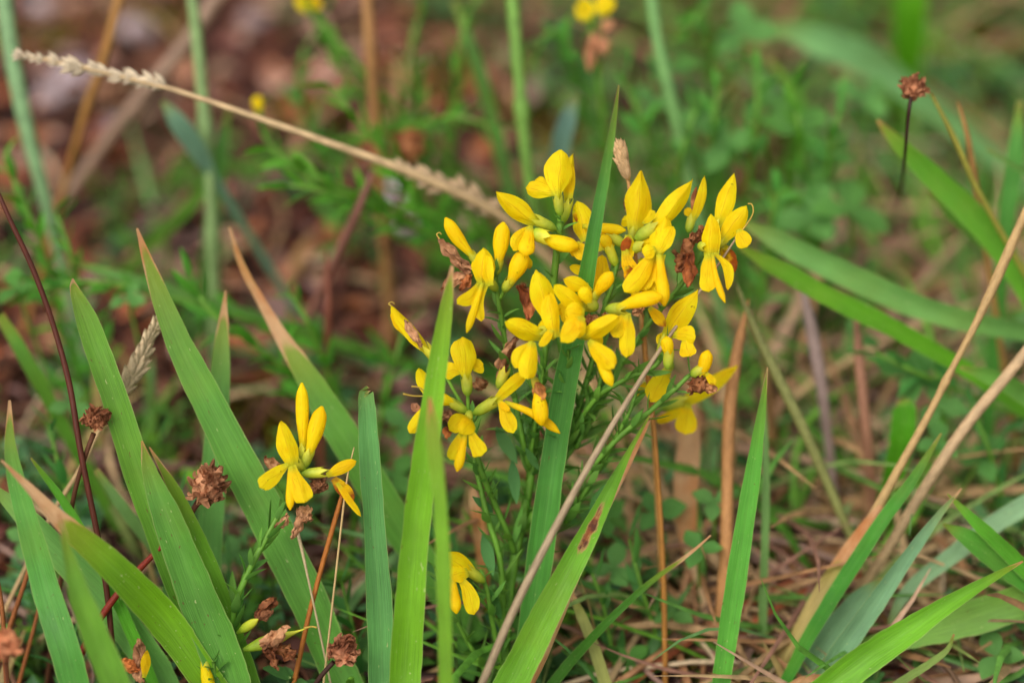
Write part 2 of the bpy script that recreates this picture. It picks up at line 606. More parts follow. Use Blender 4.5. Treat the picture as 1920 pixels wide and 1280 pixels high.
blade('pale green grass blade passing behind the dark red-brown stem',
      [(-20, 905, 8, 6), (40, 960, 40, 6), (120, 1040, 60, 7), (200, 1125, 66, 8), (280, 1230, 64, 9), (320, 1300, 60, 9)], (118, 176, 82), 1.0, 22, ws=0.9)
blade('short thin bright grass blade curving above the rust-tipped blade',
      [(58, 858, 3, 3), (90, 900, 12, 3), (130, 955, 17, 3), (190, 1060, 20, 4), (250, 1190, 24, 5), (290, 1290, 24, 6)], (100, 178, 40), 1.0, 20)
blade('upright blue-green grass blade with cut blunt greyish tip',
      [(686, 732, 18, 0), (686, 745, 34, 0), (692, 850, 44, 0), (702, 1000, 48, 1), (712, 1150, 56, 2), (718, 1300, 58, 3)], (98, 158, 80), 0.992, -14, 6, 0.14, ws=0.86)
blade('tall bright green grass blade standing in front of the wilted side flowers',
      [(848, 498, 6, -13), (838, 570, 24, -13), (823, 670, 35, -12), (802, 820, 45, -11), (783, 960, 51, -9), (770, 1100, 56, -8), (760, 1240, 60, -6), (757, 1310, 60, -6)], (118, 176, 28), 0.95, 10, -12, 0.13)
blade('slim out-of-focus grass blade in front of the low hanging flower',
      [(806, 745, 6, -27), (815, 830, 26, -27), (828, 960, 27, -26), (834, 1100, 27, -25), (838, 1300, 26, -23)], (122, 172, 40), 0.9, 25)
blade('tall narrow green grass blade rising through the middle of the yellow flowers',
      [(1160, 160, 3, -6), (1150, 230, 14, -6), (1133, 330, 25, -5), (1112, 445, 34, -4), (1092, 560, 42, 0), (1075, 640, 52, 3), (1052, 770, 58, 5), (1030, 920, 62, 6), (1010, 1070, 62, 8), (990, 1220, 58, 10)], (80, 146, 52), 0.995, -12, 14, 0.15, ws=0.8)
bl15 = blade('broad bright green grass blade with a rusty brown lesion near its edge',
      [(1218, 778, 4, 0), (1180, 845, 14, -1), (1135, 935, 36, -2), (1085, 1035, 56, -4), (1030, 1140, 70, -5), (985, 1230, 78, -5), (950, 1300, 80, -5)], (112, 174, 30), 0.985, -14, 8, 0.12, mat=M_LESION, ws=0.78)
blade('dry tan sheath strip running along the blade with the rusty lesion',
      [(1225, 775, 3, 5), (1190, 850, 10, 4), (1140, 950, 18, 3), (1095, 1050, 20, 2), (1058, 1140, 22, 2), (1015, 1240, 24, 2), (985, 1300, 24, 2)], (150, 112, 74), 0.05, 30, None, 0.3)
blade('upright fresh green grass blade standing alone among the straw',
      [(1439, 688, 3, 3), (1428, 770, 20, 3), (1412, 880, 38, 4), (1392, 1010, 46, 5), (1372, 1140, 48, 6), (1355, 1260, 46, 7), (1350, 1310, 44, 7)], (92, 168, 52), 0.98, -16, 8, ws=0.78)
blade('thin dark green grass blade with burnt brown tip and pale end',
      [(1333, 1003, 4, 5), (1290, 1040, 9, 5), (1215, 1095, 15, 6), (1140, 1165, 21, 7), (1075, 1235, 27, 9), (1030, 1290, 28, 10)], (70, 128, 28), 0.80, 15, ws=0.72)
blade('pale yellow fading grass blade below the lesioned blade',
      [(1068, 1105, 6, 12), (1088, 1150, 18, 12), (1112, 1210, 22, 12), (1140, 1300, 24, 13)], (176, 178, 96), 0.88, -10)
blade('broad green grass blade with folded back and brown point arching low over the straw',
      [(1918, 1052, 4, 0), (1870, 1078, 16, 0), (1790, 1125, 34, -1), (1705, 1180, 54, -2), (1615, 1240, 66, -3), (1530, 1305, 70, -3)], (112, 174, 34), 0.94, 14, -14, 0.2, ws=0.88)
blade('dark green narrow grass blade beside the straw-coloured sheath',
      [(1765, 812, 3, 12), (1715, 895, 22, 12), (1650, 985, 30, 12), (1585, 1085, 34, 13), (1525, 1180, 30, 14), (1480, 1265, 26, 15)], (66, 140, 34), 0.985, 20, ws=0.85)
blade('blue-grey grass blade with whitish point crossing the straw',
      [(1803, 915, 3, 9), (1760, 965, 14, 9), (1700, 1045, 26, 10), (1640, 1130, 36, 11), (1580, 1215, 40, 12), (1540, 1275, 38, 13)], (122, 168, 118), 0.94, -18)
blade('faded blue-grey grass blade lying under the one with whitish point',
      [(1655, 1085, 8, 18), (1610, 1125, 34, 18), (1550, 1195, 42, 18), (1490, 1270, 42, 19)], (116, 158, 110), 1.0, 20)
blade('straw-coloured leaf sheath with green tinge round the base of a bent stalk',
      [(1652, 948, 14, 15), (1622, 995, 32, 15), (1580, 1060, 42, 16), (1540, 1120, 40, 17), (1510, 1170, 34, 18)], (196, 172, 104), 0.55, 0, None, -0.35)
blade('wide light green grass blade lying almost flat over the straw',
      [(1560, 1222, 6, 16), (1640, 1205, 36, 16), (1740, 1178, 58, 16), (1840, 1150, 66, 16), (1960, 1112, 70, 16)], (124, 172, 70), 1.0, 20, 10, group=None)
blade('short green grass blade pointing at the blue-grey blades',
      [(1768, 982, 4, 12), (1815, 1010, 34, 12), (1870, 1050, 46, 13), (1940, 1100, 46, 14)], (80, 150, 46), 1.0, -18)
blade('slender green grass blade crossing over the short green blade',
      [(1776, 925, 3, 9), (1822, 970, 20, 9), (1875, 1020, 28, 10), (1945, 1090, 30, 12)], (92, 162, 40), 1.0, 15)
blade('pale sage grass blade arching from beside the straw stalks',
      [(1660, 1185, 6, 22), (1700, 1110, 24, 22), (1780, 1045, 32, 22), (1860, 985, 36, 23), (1950, 930, 38, 24)], (140, 178, 128), 1.0, 0)
blade('thin curled pale green grass leaf near the flat light blade',
      [(1789, 1188, 3, 6), (1776, 1218, 10, 6), (1740, 1246, 14, 6), (1690, 1278, 16, 6), (1650, 1310, 16, 6)], (150, 176, 88), 0.95, 20)
blade('rusty orange dead grass leaf at the foot of the blue-grey blades',
      [(1480, 1282, 6, 8), (1510, 1272, 14, 8), (1560, 1274, 16, 8), (1620, 1296, 16, 8)], (190, 120, 60), 0.05, 10)
# blurred blades farther back
GB = 'blurred grass blades behind the flowers'
blade('wide light green out-of-focus grass blade bending over beyond the yellow flowers',
      [(1385, 412, 8, 40), (1470, 455, 46, 38), (1580, 510, 54, 37), (1700, 565, 54, 37), (1820, 602, 46, 38), (1920, 620, 40, 42)], (116, 170, 82), 1.0, 15, ws=0.85)
blade('bright green out-of-focus grass blade under the wide light one',
      [(1385, 462, 8, 28), (1450, 500, 30, 28), (1560, 560, 36, 29), (1680, 620, 34, 31), (1790, 680, 30, 34), (1880, 740, 28, 36)], (96, 160, 22), 1.0, -15)
blade('bright green out-of-focus grass blade passing behind the dark-stemmed seed head',
      [(1645, 225, 5, 34), (1690, 275, 30, 34), (1760, 340, 44, 35), (1840, 420, 48, 36), (1900, 500, 44, 38), (1940, 570, 40, 40)], (100, 164, 38), 0.95, 12)
blade('broad upright green grass blade end above the dark-stemmed seed head',
      [(1722, -260, 6, 130), (1716, -140, 40, 130), (1710, -40, 60, 132), (1705, 60, 60, 138), (1702, 150, 46, 148)], (82, 148, 14), 1.0, 10)
blade('wide sage green blurred grass blade lying across the far plants',
      [(1430, 45, 16, 110), (1530, 72, 56, 112), (1620, 108, 62, 116), (1700, 165, 46, 122)], (130, 184, 112), 1.0, 10)
blade('light green blurred grass blade arching beside the straw stalk',
      [(1800, 688, 5, 26), (1850, 702, 28, 26), (1905, 728, 34, 27), (1970, 770, 34, 28)], (112, 168, 66), 1.0, 18)
blade('short broad green blade end among mossy ground',
      [(1692, 750, 20, 34), (1696, 770, 44, 34), (1690, 830, 46, 36), (1676, 890, 40, 40)], (78, 148, 20), 1.0, 0)
blade('upright green blurred blade at the margin beside straw',
      [(1912, 190, 8, 45), (1905, 280, 30, 45), (1890, 400, 32, 47), (1880, 500, 30, 50)], (84, 150, 56), 1.0, 10)
blade('blue-grey blurred leaf crossing the pale green stem', [(305, 190, 10, 55), (335, 230, 36, 56), (372, 285, 34, 60), (400, 330, 16, 64)], (112, 150, 120), 1.0, 5)
blade('blue-grey blurred leaf behind the topmost flower', [(1080, 180, 8, 60), (1062, 230, 36, 62), (1045, 300, 34, 68), (1035, 360, 18, 74)], (110, 146, 130), 1.0, 0)
for i, sp in enumerate([
        [(300, 1100, 6, 18), (290, 1150, 20, 16), (255, 1240, 22, 12)],
        [(430, 200, 6, 70), (410, 300, 30, 72), (395, 420, 28, 80)],
        [(0, 590, 20, 30), (60, 690, 26, 32), (120, 800, 24, 38)],
        [(180, 880, 10, 22), (230, 950, 22, 22), (275, 1010, 20, 24)],
        [(1020, 330, 8, 62), (1030, 380, 30, 64), (1050, 450, 24, 70)],
        [(1440, 110, 8, 84), (1496, 190, 26, 86), (1488, 290, 26, 96)],
        [(850, 0, 8, 80), (895, 120, 24, 82), (935, 270, 26, 92)],
        [(1430, 700, 6, 22), (1436, 900, 14, 22), (1430, 1150, 16, 24)],
        [(1740, 360, 6, 44), (1800, 420, 16, 46), (1880, 490, 18, 52)],
        [(1850, 280, 4, 40), (1900, 310, 10, 40), (1990, 350, 14, 42)],
        [(130, 490, 8, 46), (260, 530, 24, 48), (420, 580, 26, 56)],
        [(425, 270, 6, 84), (385, 350, 22, 88), (300, 440, 22, 100)]]):
    blade('faint out-of-focus green grass blade near ' + near(*sp[1][:2]), sp,
          random.choice([(104, 154, 70), (92, 146, 60), (118, 160, 84), (96, 150, 44)]), 1.0, random.uniform(-20, 20), group=GB)

# ---------------------------------------------------------------- stalks and dead stems
stalk('long pale grey-brown dry stalk slanting up through the flower cluster',
      [(1396, 420, 3, 3), (1380, 447, 4, 2), (1318, 538, 6, 1), (1262, 620, 7, 0), (1205, 705, 9, -4), (1120, 845, 12, -9), (1035, 1000, 14, -12), (960, 1150, 15, -13), (900, 1290, 15, -12)],
      (176, 152, 118), root=True)
stalk('dark red-brown wiry stem bending beside the rust-tipped blades',
      [(-10, 345, 6, -2), (20, 415, 9, -2), (62, 505, 10, -1), (100, 610, 10, 0), (130, 720, 11, 0), (150, 840, 11, 0), (168, 930, 11, 1), (188, 1030, 11, 2), (203, 1130, 11, 3), (212, 1230, 11, 4)], (92, 42, 24))
stalk('smooth crimson stem slanting between two broad blades',
      [(305, 1022, 10, 4), (260, 1068, 12, 3), (215, 1120, 13, 2), (175, 1180, 14, 2), (140, 1250, 14, 3)], (140, 44, 24))
stalk('thin orange stalk leaning behind the blunt blue-green blade',
      [(648, 905, 7, 3), (628, 975, 9, 3), (604, 1060, 9, 4), (580, 1150, 9, 5), (560, 1240, 9, 6)], (186, 112, 44))
stalk('hair-thin straw stem beside the orange stalk', [(664, 838, 2, -1), (652, 890, 3, -1), (644, 950, 4, 0), (636, 1020, 4, 1)], (208, 176, 120))
stalk('short pale straw bit under the low flower cluster', [(556, 990, 7, 2), (566, 1030, 6, 2), (578, 1085, 4, 3)], (206, 184, 140))
stalk('jointed straw stalk leaning up past the flat green blade, pale sheath below',
      [(1935, 370, 12, 12), (1905, 440, 18, 12), (1868, 525, 19, 12), (1828, 610, 14, 12), (1786, 690, 12, 13), (1740, 780, 14, 14), (1690, 870, 16, 15), (1630, 980, 20, 17), (1560, 1100, 20, 20)], (196, 160, 104), nodes=(0.5,))
stalk('thick straw stalk parallel to the jointed one',
      [(1960, 610, 18, 18), (1900, 690, 21, 18), (1810, 800, 21, 18), (1730, 920, 20, 19), (1670, 1020, 20, 21), (1610, 1110, 20, 25)], (206, 172, 128))
stalk('upright orange-tan dead stalk next to the lone green blade',
      [(1404, 560, 3, 26), (1394, 605, 12, 26), (1380, 670, 22, 25), (1368, 770, 24, 22), (1364, 900, 22, 23), (1362, 1020, 24, 24), (1355, 1110, 22, 26)], (204, 146, 90))
stalk('olive drying stem leaning away from the orange-tan stalk', [(1380, 530, 4, 26), (1408, 600, 14, 26), (1445, 680, 20, 26), (1500, 790, 20, 27), (1545, 890, 18, 30)], (146, 148, 84))
stalk('thin orange stem in front of a broad dead tan leaf', [(1206, 590, 9, 10), (1210, 660, 9, 10), (1226, 800, 8, 10), (1236, 930, 9, 12), (1244, 1080, 10, 15), (1246, 1170, 10, 17)], (184, 126, 56))
blade('broad dead tan leaf upright behind the thin orange stem', [(1298, 745, 20, 32), (1292, 830, 44, 32), (1287, 920, 44, 32), (1291, 1010, 34, 34), (1300, 1070, 24, 37)], (204, 160, 118), 0.02, 8, name='dead_leaf', cat='leaf')
blade('small cream dead leaf strip beside the main plant stems', [(886, 915, 12, 24), (896, 970, 26, 24), (905, 1040, 24, 26), (910, 1130, 18, 30)], (210, 180, 140), 0.02, 8, name='dead_leaf', cat='leaf')
GS = 'blurred dead stalks among the moss'
for sp, c in [([(1506, 545, 10, 40), (1522, 620, 24, 40), (1540, 720, 22, 42), (1550, 800, 18, 46)], (176, 150, 140)),
              ([(1604, 570, 8, 38), (1612, 680, 20, 38), (1624, 800, 20, 40), (1632, 880, 18, 44)], (170, 120, 92)),
              ([(1530, 760, 8, None), (1580, 810, 16, None), (1620, 850, 14, None)], (170, 142, 128)),
              ([(612, 470, 6, 50), (616, 580, 13, 50), (612, 680, 12, 54)], (134, 74, 52)),
              ([(700, 320, 8, 48), (668, 400, 18, 50), (636, 470, 16, 55)], (150, 100, 84)),
              ([(1560, 330, 6, None), (1640, 260, 14, None), (1720, 215, 12, None)], (160, 120, 96)),
              ([(1460, 1010, 10, None), (1540, 980, 14, None), (1650, 920, 14, None)], (186, 140, 100)),
              ([(1440, 900, 8, None), (1470, 970, 12, None), (1500, 1040, 10, None)], (176, 132, 110)),
              ([(1880, 830, 10, None), (1780, 880, 20, None), (1690, 910, 18, None)], (170, 138, 84)),
              ([(1400, 1190, 8, None), (1470, 1185, 14, None), (1560, 1165, 14, None)], (196, 160, 120)),
              ([(1600, 800, 8, None), (1530, 940, 14, None), (1470, 1020, 12, None)], (150, 100, 96))]:
    stalk('dead brown out-of-focus stalk near ' + near(*sp[1][:2]), sp, c, GS)
GT = 'tall blurred stems rising behind the flowers'
for lab, sp, c in [
        ('pale green jointed stem beyond the drooping grass head', [(352, -60, 24, 60), (368, 60, 26, 60), (384, 230, 26, 62), (396, 380, 26, 66), (402, 540, 28, 74)], (140, 168, 104)),
        ('leaning pale green stem at the edge of the bare soil', [(0, -60, 36, 62), (22, 100, 36, 62), (50, 240, 34, 64), (84, 370, 28, 68), (110, 470, 24, 74)], (138, 176, 120)),
        ('green jointed stem directly behind the topmost flower', [(956, -60, 28, 55), (966, 60, 28, 55), (978, 200, 26, 57), (990, 320, 26, 60), (1010, 420, 24, 66)], (122, 166, 70)),
        ('green stem leaning behind the tall narrow blade', [(1216, -60, 28, 62), (1232, 70, 28, 62), (1262, 200, 28, 64), (1292, 330, 24, 70)], (124, 172, 96)),
        ('straight tan dead stem beyond the leafy shoots', [(686, -60, 26, 68), (694, 90, 26, 70), (706, 250, 26, 78)], (176, 128, 76)),
        ('ochre dead stem slanting under the drooping grass head', [(232, -40, 20, 66), (200, 90, 20, 66), (160, 210, 18, 70), (126, 330, 16, 78)], (180, 128, 62)),
        ('thick greyish dead stem slanting down across bare soil', [(430, -40, 36, 90), (350, 80, 32, 92), (250, 200, 32, 96), (190, 280, 28, 102)], (168, 136, 112)),
        ('pale dead stick lying on bare soil behind the broad blades', [(240, 440, 16, None), (310, 410, 24, None), (390, 385, 24, None)], (176, 150, 136)),
        ('tan blurred dead leaf scrap behind the arching withered blade', [(588, 440, 14, None), (560, 490, 34, None), (535, 545, 30, None)], (196, 150, 96)),
        ('yellowing thin stem beside the dark-stemmed seed head', [(1745, 175, 6, 24), (1790, 260, 12, 25), (1830, 350, 12, 28), (1880, 440, 12, 32)], (160, 154, 60)),
        ('brown thin stem crossing the yellowing one', [(1795, 190, 6, 30), (1815, 260, 12, 31), (1830, 350, 16, 35)], (176, 132, 72))]:
    sp = [(x, y, w * 0.82, d) for x, y, w, d in sp]
    stalk(lab, sp, c, GT, name='stem' if 'green' in lab else 'dry_stalk', nodes=(0.45, 0.75) if 'jointed' in lab else ())
for sp in [[(80, 980, 6, 8), (60, 1050, 8, 8), (20, 1170, 9, 10)], [(-4, 1090, 8, 4), (4, 1140, 8, 4), (8, 1200, 9, 5)], [(78, 1120, 6, 14), (60, 1190, 7, 14), (30, 1300, 8, 16)]]:
    stalk('thin orange-brown stem behind the low blurred knob', sp, (156, 92, 44), 'thin orange-brown stems by the low knob')


# ---------------------------------------------------------------- seed heads
def knob(label, x, y, d, r, stem, col, scol, n=70, stretch=1.0, axis=None):
    """Dried flower head: a core with overlapping bract scales, on a wiry stem."""
    c = at(x, y, d)
    rr = size(r, d)
    spts, sw = spec_points(stem)
    spts, sw = to_root(spts, sw)
    root = empty('seed_head', spts[-1])
    base = spts[-1].copy()
    mb = MB()
    tube(mb, spts, [w * 0.5 for w in sw], 7, ridge=0.05)
    s = mb.build('stem', M_STRAW, root, base)
    s.color = (*lin(scol), 1)
    ax = (c - spts[0])
    ax = ax.normalized() if ax.length > 1e-5 else UP
    ax = axis or ax
    mb = MB()
    side = ax.orthogonal().normalized()
    bt = ax.cross(side)
    sd = random.random() * 60
    rows, uvs = [], []
    for i in range(13):
        th = math.pi * (0.03 + 0.94 * i / 12)
        row = []
        for k in range(18):
            ph = 2 * math.pi * k / 18
            v = side * (math.sin(th) * math.cos(ph)) + bt * (math.sin(th) * math.sin(ph)) - ax * (math.cos(th) * stretch)
            row.append(c + v * rr * (0.66 + 0.30 * mnoise.noise(v * 2.1 + Vector((sd, 0, 0))) + 0.16 * mnoise.noise(v * 6 + Vector((0, sd, 0)))))
        rows.append(row)
        uvs.append([(k / 18, i / 12) for k in range(18)])
    mb.grid(rows, uvs, close=True)
    for i in range(n * 2):
        z = random.uniform(-0.95, 0.95)
        a = random.uniform(0, 6.283)
        q = math.sqrt(1 - z * z)
        rad = side * (math.cos(a) * q) + bt * (math.sin(a) * q) + ax * (z * stretch)
        p = c + rad * rr * (0.58 + 0.30 * mnoise.noise(rad * 2.1 + Vector((sd, 0, 0))))
        dr = (rad * 0.45 + ax * 0.5 + Vector((random.uniform(-1, 1), random.uniform(-1, 1), random.uniform(-1, 1)))).normalized()
        L = rr * random.uniform(0.25, 0.55)
        hook = Vector((random.uniform(-1, 1), random.uniform(-1, 1), random.uniform(-1, 1))) * L * 0.45
        pts = [p + dr * L * (1 - k / 4) + hook * (1 - k / 4) ** 2 for k in range(5)]
        sv = dr.cross(Vector((random.uniform(-1, 1), random.uniform(-1, 1), random.uniform(-1, 1))))
        if sv.length < 1e-4:
            sv = side
        ribbon(mb, pts, [L * 0.3, L * 0.6, L * 0.7, L * 0.6, L * 0.4], fold=0.45 * random.choice((-1, 1)), across=3, side0=sv.normalized())
    h = mb.build('bract_head', M_DRY, root, base)
    h.color = (*col, 1)
    tag(root, label, 'seed head')
    return root


knob('round brown knob-like seed head beside the blunt yellowing blade', 182, 785, 0, 27,
     [(176, 812, 10, 0), (160, 855, 9, 1), (142, 915, 9, 3), (128, 990, 9, 6), (118, 1060, 9, 10)], (1.6, 1.25, 1.05), (100, 60, 36))
knob('crumpled brown dry flower head leaning on the upright pale blade', 390, 908, 0, 38,
     [(372, 940, 12, 2), (358, 965, 10, 3), (345, 1010, 9, 6), (330, 1080, 9, 10)], (1.35, 1.12, 1.0), (104, 56, 40), 95, 1.15)
knob('small rusty seed head on a thin black-brown upright stem', 1712, 166, 14, 27,
     [(1709, 178, 8, 14), (1703, 220, 7, 15), (1697, 290, 6, 22), (1692, 350, 6, 50), (1688, 392, 7, 100), (1686, 410, 7, 130)], (1.45, 1.1, 0.95), (66, 42, 30))
knob('brown seed head low beside the green pod', 642, 1220, -3, 32,
     [(626, 1240, 9, -3), (606, 1262, 9, -2), (586, 1290, 9, 0)], (1.55, 1.2, 1.1), (70, 44, 34), 80)
knob('soft blurred tan seed head at the foot of the orange-brown stems', 12, 1212, -24, 30,
     [(10, 1238, 10, -24), (14, 1280, 9, -22), (18, 1320, 9, -20)], (1.9, 1.35, 1.15), (120, 70, 46))
knob('out-of-focus orange-brown seed head under the drooping grass stalk', 766, 276, 66, 36,
     [(764, 305, 8, 66), (752, 350, 8, 70), (742, 390, 8, 76)], (1.2, 0.85, 0.6), (140, 90, 50), 50)


def spikelet_mesh():
    mb = MB()
    for k, a in enumerate((-0.5, 0.0, 0.5)):
        q = Matrix.Rotation(a, 3, Vector((0, 1, 0)))
        pts = [q @ Vector((0, 0, 1.0 - 0.25 * j)) for j in range(5)]
        tube(mb, pts, [0.01, 0.13, 0.21, 0.17, 0.05], 6, 0.7, side=Vector((1, 0, 0)))
    o = mb.build('spikelet', M_STRAW)
    me = o.data
    bpy.data.objects.remove(o)
    return me


ME_SPK = spikelet_mesh()


def grass_head(label, axis_spec, head_from, head_to, n, length, col, headcol, spread=0.5, droop=None):
    """A flowering grass stalk: stem plus spikelets set along the stretch head_from..head_to of the given line (tip first)."""
    pts, wid = spec_points(axis_spec)
    m0 = len(pts)
    pts, wid = to_root(pts, wid)
    base = pts[-1].copy()
    root = empty('grass_head', base)
    mb = MB()
    tube(mb, pts, [w * 0.5 for w in wid], 7, ridge=0.05)
    s = mb.build('stem', M_STRAW, root, base)
    s.color = (*lin(col), 1)
    for i in range(n):
        f = head_from + (head_to - head_from) * (i + random.uniform(-.9, .9)) / max(1, n - 1)
        f = min(max(f, 0), 1) * (m0 - 1)
        k = min(int(f), m0 - 2)
        p = pts[k].lerp(pts[k + 1], f - k)
        t = (pts[max(0, k - 1)] - pts[k + 1]).normalized()
        a = (i % 2) * math.pi + random.uniform(-0.9, 0.9)
        sd = Matrix.Rotation(a, 3, t) @ face_side(t, p, 0)
        dr = (t + sd * spread * random.uniform(0.5, 1.2)).normalized()
        o = bpy.data.objects.new('spikelet', ME_SPK)
        scene.collection.objects.link(o)
        o.parent = s
        sc = length * random.uniform(0.6, 1.2) * (0.6 + 0.4 * sstep(0, 0.5, i / n))
        o.matrix_basis = Matrix.Translation(p - base) @ dr.to_track_quat('Z', 'X').to_matrix().to_4x4() @ Matrix.Diagonal((sc, sc, sc, 1))
        b = random.uniform(0.85, 1.15)
        o.color = (*[c * b for c in lin(headcol)], 1)
    tag(root, label, 'grass')
    return root


grass_head('long drooping grass stalk with pale spikelets reaching over bare soil',
           [(40, 104, 4, 24), (105, 116, 7, 24), (180, 132, 9, 24), (255, 150, 10, 24), (330, 170, 10, 24), (450, 210, 12, 25), (600, 262, 14, 27), (720, 305, 16, 30), (830, 350, 16, 34), (930, 400, 15, 40), (1010, 470, 16, 48)],
           0.0, 0.37, 30, size(33, 24), (214, 182, 134), (244, 222, 186), 0.26)
grass_head('pale straw grass spike lying along the drooping stalk behind the flowers',
           [(720, 300, 5, 38), (800, 335, 12, 38), (870, 362, 12, 40), (940, 400, 12, 44), (1000, 450, 12, 52)], 0.05, 0.75, 20, size(42, 38), (196, 160, 114), (226, 194, 152), 0.26)
grass_head('tan tufted grass spike standing behind the pointed yellow petals',
           [(1166, 282, 3, 5), (1174, 318, 6, 5), (1181, 360, 7, 5), (1186, 420, 8, 6), (1194, 500, 8, 8), (1203, 600, 9, 10), (1213, 700, 9, 12), (1224, 800, 9, 14), (1230, 900, 9, 18)],
           0.0, 0.20, 30, size(40, 5), (196, 146, 84), (226, 184, 132), 0.32)
grass_head('dense dry tan grass spike between the two broad green blades',
           [(292, 606, 4, 10), (272, 650, 9, 10), (248, 700, 10, 10), (228, 740, 9, 11), (190, 800, 8, 12), (150, 880, 9, 13), (100, 960, 9, 15), (50, 1060, 8, 18)],
           0.0, 0.42, 64, size(38, 8), (200, 166, 118), (238, 210, 166), 0.24)


# ---------------------------------------------------------------- greenweed: leaves, stems, flowers
def leaf_mesh(name, wr, fold, bend):
    mb = MB()
    pts = [Vector((0, bend * (j / 5) ** 2, j / 5)) for j in range(6)]
    prof = [0.12, 0.7, 1.0, 0.92, 0.6, 0.05]
    rows, uvs = [], []
    for p, w, j in zip(pts, prof, range(6)):
        rows.append([p + Vector((x * wr * w * 0.5, abs(x) * fold * w, 0)) for x in (-1, 0, 1)])
        uvs.append([((x + 1) / 2, j / 5) for x in (-1, 0, 1)])
    mb.grid(rows, uvs)
    o = mb.build(name, M_LEAF)
    me = o.data
    bpy.data.objects.remove(o)
    return me


LEAVES = [leaf_mesh('leaf', 0.28, 0.05, 0.18), leaf_mesh('leaf', 0.32, 0.06, -0.12), leaf_mesh('leaf', 0.25, 0.04, 0.3)]


def add_leaf(parent, base, p, direction, up, length, col):
    o = bpy.data.objects.new('leaf', random.choice(LEAVES))
    scene.collection.objects.link(o)
    o.parent = parent
    z = direction.normalized()
    x = z.cross(up)
    if x.length < 1e-4:
        x = z.orthogonal()
    x.normalize()
    y = z.cross(x)
    rot = Matrix((x, -y, z)).transposed()
    if rot.determinant() < 0:
        rot = Matrix((-x, -y, z)).transposed()
    o.matrix_basis = Matrix.Translation(p - base) @ rot.to_4x4() @ Matrix.Diagonal((length, length, length, 1))
    b = random.uniform(0.75, 1.2)
    o.color = (col[0] * b * random.uniform(0.9, 1.15), col[1] * b, col[2] * b * random.uniform(0.8, 1.2), 1)
    return o


def leafy_stem(root, base, spec, leaf_px, every, col=(0.78, 0.88, 0.74), lcol=(1, 1, 1), to_ground=False, start=0.0, stop=1.0, open_=0.9):
    """Stem (given tip first) with spirally set small leaves as its children."""
    pts, wid = spec_points(spec)
    if to_ground:
        pts, wid = to_root(pts, wid)
    mb = MB()
    tube(mb, pts, [w * 0.43 for w in wid], 8, ridge=0.14)
    s = mb.build('stem', M_STEM, root, base)
    s.color = (*col, 1)
    L = 0.0
    total = sum((pts[i + 1] - pts[i]).length for i in range(len(pts) - 1))
    nxt, k = total * start, random.randint(0, 5)
    step = size(every, 0)
    for i in range(len(pts) - 1):
        seg = (pts[i + 1] - pts[i]).length
        while nxt < L + seg and nxt < total * stop:
            p = pts[i].lerp(pts[i + 1], (nxt - L) / seg)
            t = (pts[i] - pts[i + 1]).normalized()
            sd = Matrix.Rotation(k * 2.39996 + random.uniform(-.4, .4), 3, t) @ t.orthogonal().normalized()
            dr = t * random.uniform(0.6, 1.2) + sd * open_ * random.uniform(0.6, 1.2)
            f = nxt / total
            add_leaf(s, base, p, dr, t, size(leaf_px, 0) * random.uniform(0.7, 1.25) * (0.8 + 0.4 * f), lcol)
            k += 1
            nxt += step * random.uniform(0.6, 1.4)
        L += seg
    return s


